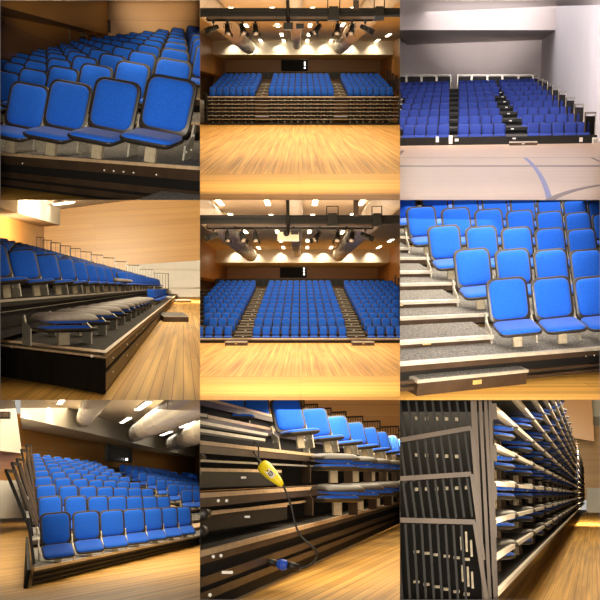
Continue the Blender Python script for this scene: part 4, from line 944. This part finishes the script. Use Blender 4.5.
mk = MB(); c0 = mid+x*.012-V3((0, .004, 0))
for (p, q_) in (((-.022, -.018), (-.022, .018)), ((-.022, .018), (.006, .018)), ((.006, .018), (.018, .008)), ((.018, .008), (.018, -.008)), ((.018, -.008), (.006, -.018)), ((.006, -.018), (-.022, -.018)), ((-.002, -.018), (-.002, .018))):
    mk.tube([c0+x*p[0]+yv*p[1], c0+x*q_[0]+yv*q_[1]], .0045, 'rubber', 5)
c1 = mid-x*.038-V3((0, .004, 0)); mk.tube([c1-V3((0, .003, 0)), c1+V3((0, .003, 0))], .008, 'rubber', 8)
part('label_marking', mk, root, b)
a, b = B8.at(233, 492, 9.15), B8.at(262, 496, 9.1); d = (b-a)
root = empty('blue_plug', B8, a); tagit(root, 'round blue plug with black ends lying at the foot of the fascia', 'plug')
part('blue_body', MB().tube([a, a+d*.2, a+d*.8, b], [.035, .05, .05, .036], 'bplug', 14), root, a)
part('collar_ring', MB().tube([a+d*.42-V3((0, .01, 0)), a+d*.58-V3((0, .01, 0))], .055, 'bplug', 14), root, a)
c_ = B8.at(298, 502, 9.1); part('black_grip', MB().tube([b, b+(c_-b)*.3, c_], [.034, .042, .030], 'rubber', 10), root, a)
e_ = B8.at(202, 482, 9.1); part('black_tail', MB().tube([a, a+(e_-a)*.5, e_], [.036, .034, .020], 'rubber', 10), root, a)

# ================================================================== lower right: closed bank, end rails at the left, folded seats in rows
vp9 = B9.ray(580, 283)
D9 = 10.
vs9 = [592-112.*k for k in range(12)]
for k, v in enumerate(vs9):
    p0 = B9.at(290, v-12, D9)
    A_ = p0-vp9*.1; B_ = p0+vp9*108
    if k < 11:
        tier(B9, A_, B_, V3((-1.1, .25, 0)), (0, 0, 1), 'closed seating platform with pale edge, %s from the floor, lower right hall' % od(k), nos='alu', deck='black', nose=.048, fascia=((0, .02, .03, 'post'), ), under=0, bolts=[.02, .045, .075, .11, .16, .22] if 2 < k < 6 else 0)
    for c in range(0, 26):
        if c in (11, 12): continue
        b = p0+vp9*(2.5+c*3.75)+V3((-.47, 0, .0))
        if k >= 11: continue
        SEATS.append(dict(bay=B9, r=k, c=c, b=b, rot=basis(65, 0), D=b.y, tilt=3, kind='folded9', scl=(1.3, 1.0, 1.12)))
cA = B9.at(290, 700, D9)+V3((-1.0, 1.4, 0)); cB = cA+vp9*104; hC = 4.6  # dark sheet added as the shade seen between the closed decks
single('shade_backing', MB().hexa([cA, cB, cB+V3((-.3, 0, 0)), cA+V3((-.3, 0, 0))], [cA+UPZ*hC, cB+UPZ*hC, cB+V3((-.3, 0, hC)), cA+V3((-.3, 0, hC))], 'void'), B9, 'dark sheet added for shade in the closed bank behind the folded chairs, lower right hall', 'frame')
fpl = B9.at(290, vs9[0]+110, D9)
n9 = V3((0, 0, 1)); n9 = (n9-vp9.normalized()*n9.dot(vp9.normalized())).normalized()
floor_for(B9, B9.at(436, 600, 10*290/144), n9, d=(vp9.x, vp9.y, vp9.z), x0=-15, x1=115, y0=-30, y1=30)
Dw9 = 118
struct('wall_back', slab([B9.at(380, 300, Dw9), B9.at(660, 300, Dw9), B9.at(660, -60, Dw9), B9.at(380, -60, Dw9)], 'woodlite'), B9)
struct('wall_back_lower', slab([B9.at(560, 352, Dw9-1), B9.at(660, 352, Dw9-1), B9.at(660, 264, Dw9-1), B9.at(560, 264, Dw9-1)], 'white'), B9)
struct('wall_bulkhead', MB().hexa([B9.at(440, 100, 96), B9.at(583, 124, 96), B9.at(583, 124, 112), B9.at(440, 100, 112)], [B9.at(440, -60, 96), B9.at(572, -60, 96), B9.at(572, -60, 112), B9.at(440, -60, 112)], 'woodlite'), B9)
struct('ceiling', MB().hexa([B9.at(570, 50, Dw9-3), B9.at(660, 50, Dw9-3), B9.at(660, 78, Dw9-.5), B9.at(570, 78, Dw9-.5)], [B9.at(570, -60, Dw9-3), B9.at(660, -60, Dw9-3), B9.at(660, -60, Dw9-.5), B9.at(570, -60, Dw9-.5)], 'cream'), B9)
struct('wall_left', slab([B9.at(-40, 700, 9.6), B9.at(288, 700, 9.6), B9.at(280, -80, 9.6), B9.at(-40, -80, 9.6)], 'void', (0, .1, 0)), B9)  # dark sheet put in for the shade behind the end rails
# end rails
Rl = 6.9
def barp(mb, a, b, w_, m, D): mb.bar(B9.at(a[0], a[1], D), B9.at(b[0], b[1], D), w_, w_, m, (0, 1, 0))
panels = (((0, 121), (214, 84), (216, 84), (236, 330), -60, 0), ((0, 236), (214, 222), (216, 222), (250, 480), 0, 0), ((0, 360), (226, 366), (224, 366), (262, 610), 0, 0), ((0, -10), (214, -40), (214, -60), (228, 200), 0, 0))
for k, (a, b, c, d, _, _) in enumerate(panels):
    D = Rl+[.15, .08, 0, .25][k]; off = B9.at(c[0], c[1]+200, D); root = empty('end_rail', B9, off); tagit(root, 'dark steel end guard rail with slanting balusters, %s, lower right hall' % ['second from top', 'third from top', 'lowest', 'topmost'][k], 'railing', 'stacked end guard rails, lower right hall')
    f = MB(); a2 = (a[0]-40, a[1]+(a[1]-b[1])*40/214); barp(f, a2, b, .036, 'steel', D); part('top_rail', f, root, off)
    f = MB(); barp(f, c, d, .030, 'steel', D); part('end_post', f, root, off)
    f = MB()
    for q in range(-3, 10):
        u = q*24+2+k*7; vt = a[1]+(b[1]-a[1])*u/214+10
        if u > 205: continue
        barp(f, (u, vt), (u+16, vt+(118 if k != 2 else 250)), .017, 'black', D+.06)
    part('balusters', f, root, off)
    f = MB(); vb = [225, 350, 590, 90][k]; 
for k, (u0, u1_) in enumerate(((224, 250), (240, 268), (256, 284), (270, 287))):
    D = Rl+.35+.1*k; segs = ((-10, 300), (300, 615)); off = B9.at(u1_, 615, D); root = empty('upright_post', B9, off); tagit(root, 'long dark brown upright post between end rails and seats, %s from left, lower right hall' % od(k), 'post', 'upright posts, lower right hall')
    f = MB(); barp(f, (u0, -10), (u1_+3, 615), .026, 'steel', D); part('post_bar', f, root, off)
    if k == 3:
        for vv in (50, 175, 290, 400, 515): part('deck_bracket', MB().box(B9.at(283, vv-15, D-.05), (.04, .05, .13), 'steel'), root, off)
for row, (v0, v1, ub) in enumerate(((55, 60, 195), (165, 172, 195), (268, 262, 200), (455, 482, 225), (545, 590, 232))):
    for q in range(6):
        u = 50+q*30; v = v0+(v1-v0)*q/6; 
        if u > ub: continue
        single('rail_foot', MB().box(B9.at(u, v, 8.6), (.055 if row > 2 else .03, .05, .022 if row > 2 else .03), 'post'), B9, 'small pale metal fitting glimpsed behind the end rails, lower right hall', 'fitting', 'pale fittings behind the end rails')
for q, (u, v, h_) in enumerate(((185, 430, 40), (200, 425, 60), (215, 445, 50), (188, 520, 50), (205, 530, 60), (218, 540, 50))):
    single('seat_bracket', MB().hexa([B9.at(u-3, v+h_/2, 8.4), B9.at(u+4, v+h_/2, 8.4), B9.at(u+4, v+h_/2, 8.45), B9.at(u-3, v+h_/2, 8.45)], [B9.at(u-5, v-h_/2, 8.4), B9.at(u+1, v-h_/2, 8.4), B9.at(u+1, v-h_/2, 8.45), B9.at(u-5, v-h_/2, 8.45)], 'post'), B9, 'pale upright metal bracket glimpsed behind the lowest end rail, lower right hall', 'bracket', 'pale brackets behind the lowest rail')

# ------------------------------------------------------------------ added fill, all unseen: lamp behind the viewer, spots and strips into each hall
l = bpy.data.lights.new('fill_lamp', 'AREA'); l.energy = 560; l.color = (1, .88, .70); l.shape = 'RECTANGLE'; l.size = .4; l.size_y = .4
o = bpy.data.objects.new('fill_lamp', l); C.objects.link(o); o.location = (0, -.3, 0); o.rotation_euler = (math.radians(90), 0, 0)
WARM = (1, .83, .57)
beam(B1, 300, 260, 15, 1000, WARM); beam(B1, 400, 105, 5, 7000, WARM); beam(B1, 220, 125, 5, 7000, WARM); beam(B1, 80, 150, 4, 5000, WARM); beam(B1, 470, 0, 6, 60000, (1, .80, .5)); beam(B1, 130, -20, 6, 30000, (1, .80, .5)); strip(B1, 0, 9, 42, .111, 4, 1100, WARM)
front(B6, B6.at(420, 530, 6.6), B6.at(500, 570, 9), .7, .1, 130, (1, .88, .7))
front(B4, B4.at(420, 50, 75), B4.at(420, 140, 134), 5, 3, 30000, (1, .84, .58)); strip(B4, 3.0, 9, 80, .105, 6, 3600, WARM)
beam(B6, 300, 230, 15, 2500, (1, .94, .86)); beam(B6, 300, 60, 8, 2000, (1, .94, .86)); strip(B6, 0, 7, 24, .112, 3, 420, (1, .92, .8))
beam(B7, 330, 230, 11, 8000, WARM); strip(B7, 0, 14, 60, .100, 8, 4800, WARM)
beam(B8, 400, 250, 11, 1300, WARM); front(B8, B8.at(420, 6, 22), B8.at(460, 30, 62), 2, .5, 4200, (1, .82, .52)); strip(B8, 2.2, 9, 50, .108, 5, 4200, WARM)
front(B9, B9.at(520, 340, 9.5), B9.at(470, 250, 22), .5, .6, 110, WARM); front(B9, B9.at(588, 110, 66), B9.at(575, 130, 118), 1.5, 2.5, 12000, (1, .84, .58)); strip(B9, 3.4, 12, 80, .108, 5, 6200, WARM)
beam(B5, 300, 300, 11, 5000); beam(B2, 300, 300, 11, 4000); beam(B3, 300, 250, 11, 2500, (1, .95, .95))


# ------------------------------------------------------------------ added partitions, unseen edge-on, parting the halls and their light
def wp(gu, gv, y): return V3(((gu-300)/F*y, y, (300-gv)/F*y))
n_ = 0
for a in (0, 200, 400, 600):
    for vert in (1, 0):
        n_ += 1
        g = (lambda t: (a, t)) if vert else (lambda t: (t, a))
        y0, y1 = 6.2, 230.
        P = [wp(*g(0), y0), wp(*g(600), y0), wp(*g(600), y1), wp(*g(0), y1)]
        th = V3((.0003, 0, 0)) if vert else V3((0, 0, .0003))
        mb = MB(); mb.hexa([p-th for p in P], [p+th for p in P], 'part')
        o = link(('wall_partition_%d' % n_) , mb, None, None) if False else bpy.data.objects.new('wall_partition_%d' % n_, mb.mesh('wall_partition'))
        C.objects.link(o); o['kind'] = 'structure'

# ------------------------------------------------------------------ place the seats
def place_seats():
    def ok(s):
        return all(pl.dot(s['b']+s['rot'] @ V3((0, 0, .45))) > -.12 for pl in s['bay'].planes)
    allS = [s for s in SEATS if ok(s)]
    def inside(s): return all(pl.dot(s['b']+s['rot'] @ V3((x_, 0, .45))) > 0 for pl in s['bay'].planes for x_ in (-.2, .2))
    stuff = []
    for kind, cap in (('seat', 300), ('court', 300), ('folded2', 300), ('folded', 300), ('folded8', 300), ('folded9', 300)):
        L = sorted([s for s in allS if s['kind'] == kind], key=lambda s: s['D'])
        if kind[:4] != 'fold': stuff += L[cap:]; L = L[:cap]
        for s in L: s['keep'] = True
    FL = sorted([s for s in allS if s['kind'][:4] == 'fold'], key=lambda s: s['D'])
    for s in FL[300:]: s['keep'] = False
    fstuff = FL[300:]
    keep = [s for s in allS if s.get('keep')]
    rows = {}
    for s in keep: rows.setdefault((s['bay'].place, s['kind'] if s['kind'][:4] != 'fold' else 'f', s['r']), []).append(s)
    for (pl, kd, r), L in rows.items():
        L.sort(key=lambda s: s['b'].x/s['b'].y)
        rr = sorted({k[2] for k in rows if k[0] == pl and k[1] == kd}); ri = rr.index(r)
        for k, s in enumerate(L):
            if kd == 'seat': s['lab'] = 'blue padded chair, %s from left in the %s row up, %s hall' % (od(k), od(ri), pl)
            elif kd == 'court': s['lab'] = 'square blue chair, %s from left in the %s row up, white-walled hall' % (od(k), od(ri))
            else: s['lab'] = 'folded-down chair, %s from left, %s tier from below, %s hall' % (od(k), od(ri), pl)
            s['grp'] = {'seat': 'blue chairs in the %s hall' % pl, 'court': 'square chairs in the white-walled hall', 'f': 'folded-down chairs in the %s hall' % pl}[kd]
    for s in keep:
        bay = s['bay']; T = Matrix.Translation(s['b']) @ s['rot'].to_4x4() @ Matrix.Diagonal((*s.get('scl', (1, 1, 1)), 1))
        px = BW*F/s['D']
        if s['kind'] == 'folded2':
            tagit(link('folded_chair', FOLD2, bay, None, T), s['lab'], 'chair', s['grp'])
        elif s['kind'] == 'court' or (s['kind'] == 'seat' and px < 13.5):
            o = link('court_chair' if s['kind'] == 'court' else 'auditorium_chair', COURT if s['kind'] == 'court' else seat_parts(s['tilt'])['one'], bay, None, T)
            tagit(o, s['lab'], 'chair', s['grp'])
        else:
            o = bpy.data.objects.new('auditorium_chair' if s['kind'] == 'seat' else 'folded_chair', None); C.objects.link(o)
            o.matrix_world = bay.M @ T; tagit(o, s['lab'], 'chair', s['grp'])
            P = seat_parts(s['tilt']) if s['kind'] == 'seat' else {'folded': FOLD, 'folded8': FOLD8, 'folded9': FOLD9}[s['kind']]
            bk = link('backrest', P['backrest'], None, o); link('back_cushion', P['back_cushion'], None, bk)
            st = link('seat', P['seat'], None, o); link('seat_cushion', P['seat_cushion'], None, st)
            link('support_post', P['post'], None, o); 
            link('side_bracket', P['bl'], None, o); link('side_bracket', P['br'], None, o)
            if 'top_bar' in P and s['kind'] == 'folded': link('hinge_bar', P['top_bar'], None, o)
            for ch in o.children_recursive: ch['bay'] = bay.i+3*bay.j
    if stuff:
        mb = MB()
        for s in stuff:
            if not inside(s): continue
            Tm = s['bay'].M @ Matrix.Translation(s['b']) @ s['rot'].to_4x4()
            tmp = MB(); shell_pad(tmp, back_T(), seg=1); cush_pad(tmp, back_T(), seg=1); tmp.pad(BW, .40, .07, 'shell', [(0, -.02), (0, 0)], seat_T(s['tilt']), 1); tmp.pad(BW-.02, .37, .07, 'blue', [(0, 0), (.02, .03)], seat_T(s['tilt']), 1, False)
            k0 = len(mb.v); 
            for k in tmp.mats: mb.m(k)
            mb.v += [tuple(Tm @ V3(p)) for p in tmp.v]
            mb.f += [[k0+i for i in f] for f in tmp.f]; mb.mi += [mb.m(tmp.mats[i]) for i in tmp.mi]; mb.smooth += tmp.smooth
        o = bpy.data.objects.new('auditorium_chairs', mb.mesh('auditorium_chairs')); C.objects.link(o)
        tagit(o, 'small blue chairs of the farther rows in the halls seen whole from the front', 'chairs', None, 'stuff')
    if fstuff:
        mb = MB()
        for s in fstuff:
            Tm = s['bay'].M @ Matrix.Translation(s['b']) @ s['rot'].to_4x4(); tmp = MB()
            seat_pan(tmp, seat_T(0, .205), 'shell', 1); seat_cush(tmp, seat_T(0, .205), 'blue', 1); tmp.pad(BW, BH, .085, 'shell', [(0, -.01), (.0, .02), (.06, .07)], Matrix.Translation((0, -.225, .315)), 1); tmp.box((0, -.2, .085), (.085, .05, .17), 'post')
            k0 = len(mb.v)
            for k in tmp.mats: mb.m(k)
            mb.v += [tuple(Tm @ V3(p)) for p in tmp.v]; mb.f += [[k0+i for i in f] for f in tmp.f]; mb.mi += [mb.m(tmp.mats[i]) for i in tmp.mi]; mb.smooth += tmp.smooth
        o = bpy.data.objects.new('folded_chairs', mb.mesh('folded_chairs')); C.objects.link(o)
        tagit(o, 'tiny folded-down chairs at the far ends of the closed tiers', 'chairs', None, 'stuff')
    print('SEATS', {k: sum(1 for s in allS if s['kind'] == k) for k in ('seat', 'court', 'folded', 'folded9')}, 'stuff', len(stuff))
place_seats()

# ------------------------------------------------------------------ cut everything where it meets the partition of its hall
bpy.context.view_layer.update()
BAYS = {b.i+3*b.j: b for b in (B1, B2, B3, B4, B5, B6, B7, B8, B9)}
def clip():
    kill = []
    for o in list(C.objects):
        if o.type != 'MESH' or 'bay' not in o.keys(): continue
        bay = BAYS[o['bay']]; Tm = bay.M.inverted() @ o.matrix_world; Ti = Tm.inverted(); R3 = Tm.to_3x3()
        me = o.data; cs = [Tm @ V3(c) for c in o.bound_box]; cut = []; dead = False
        for pl in bay.planes:
            ds = [pl.dot(c) for c in cs]
            if max(ds) < 0: dead = True; break
            if min(ds) < 0: cut.append(pl)
        if not dead and cut:
            vs = [Tm @ v.co for v in me.vertices]
            cut = [pl for pl in cut if min(pl.dot(v) for v in vs) < 0]
            if cut:
                bm = bmesh.new(); bm.from_mesh(me)
                for pl in cut:
                    co = Ti @ V3((0, 0, 0)); no = (R3.transposed() @ pl)
                    bmesh.ops.bisect_plane(bm, geom=bm.verts[:]+bm.edges[:]+bm.faces[:], dist=1e-6, plane_co=co, plane_no=no, clear_inner=True)
                if not bm.faces: dead = True
                else:
                    m2 = me.copy(); bm.to_mesh(m2); o.data = m2
                bm.free()
        if dead: kill.append(o)
    for o in kill:
        for ch in list(o.children): 
            if ch not in kill: ch.parent = o.parent; 
    for o in kill: bpy.data.objects.remove(o)
    for o in list(C.objects):
        if o.type == 'EMPTY' and not o.children: bpy.data.objects.remove(o)
    for o in C.objects:
        if 'bay' in o.keys(): del o['bay']
clip()
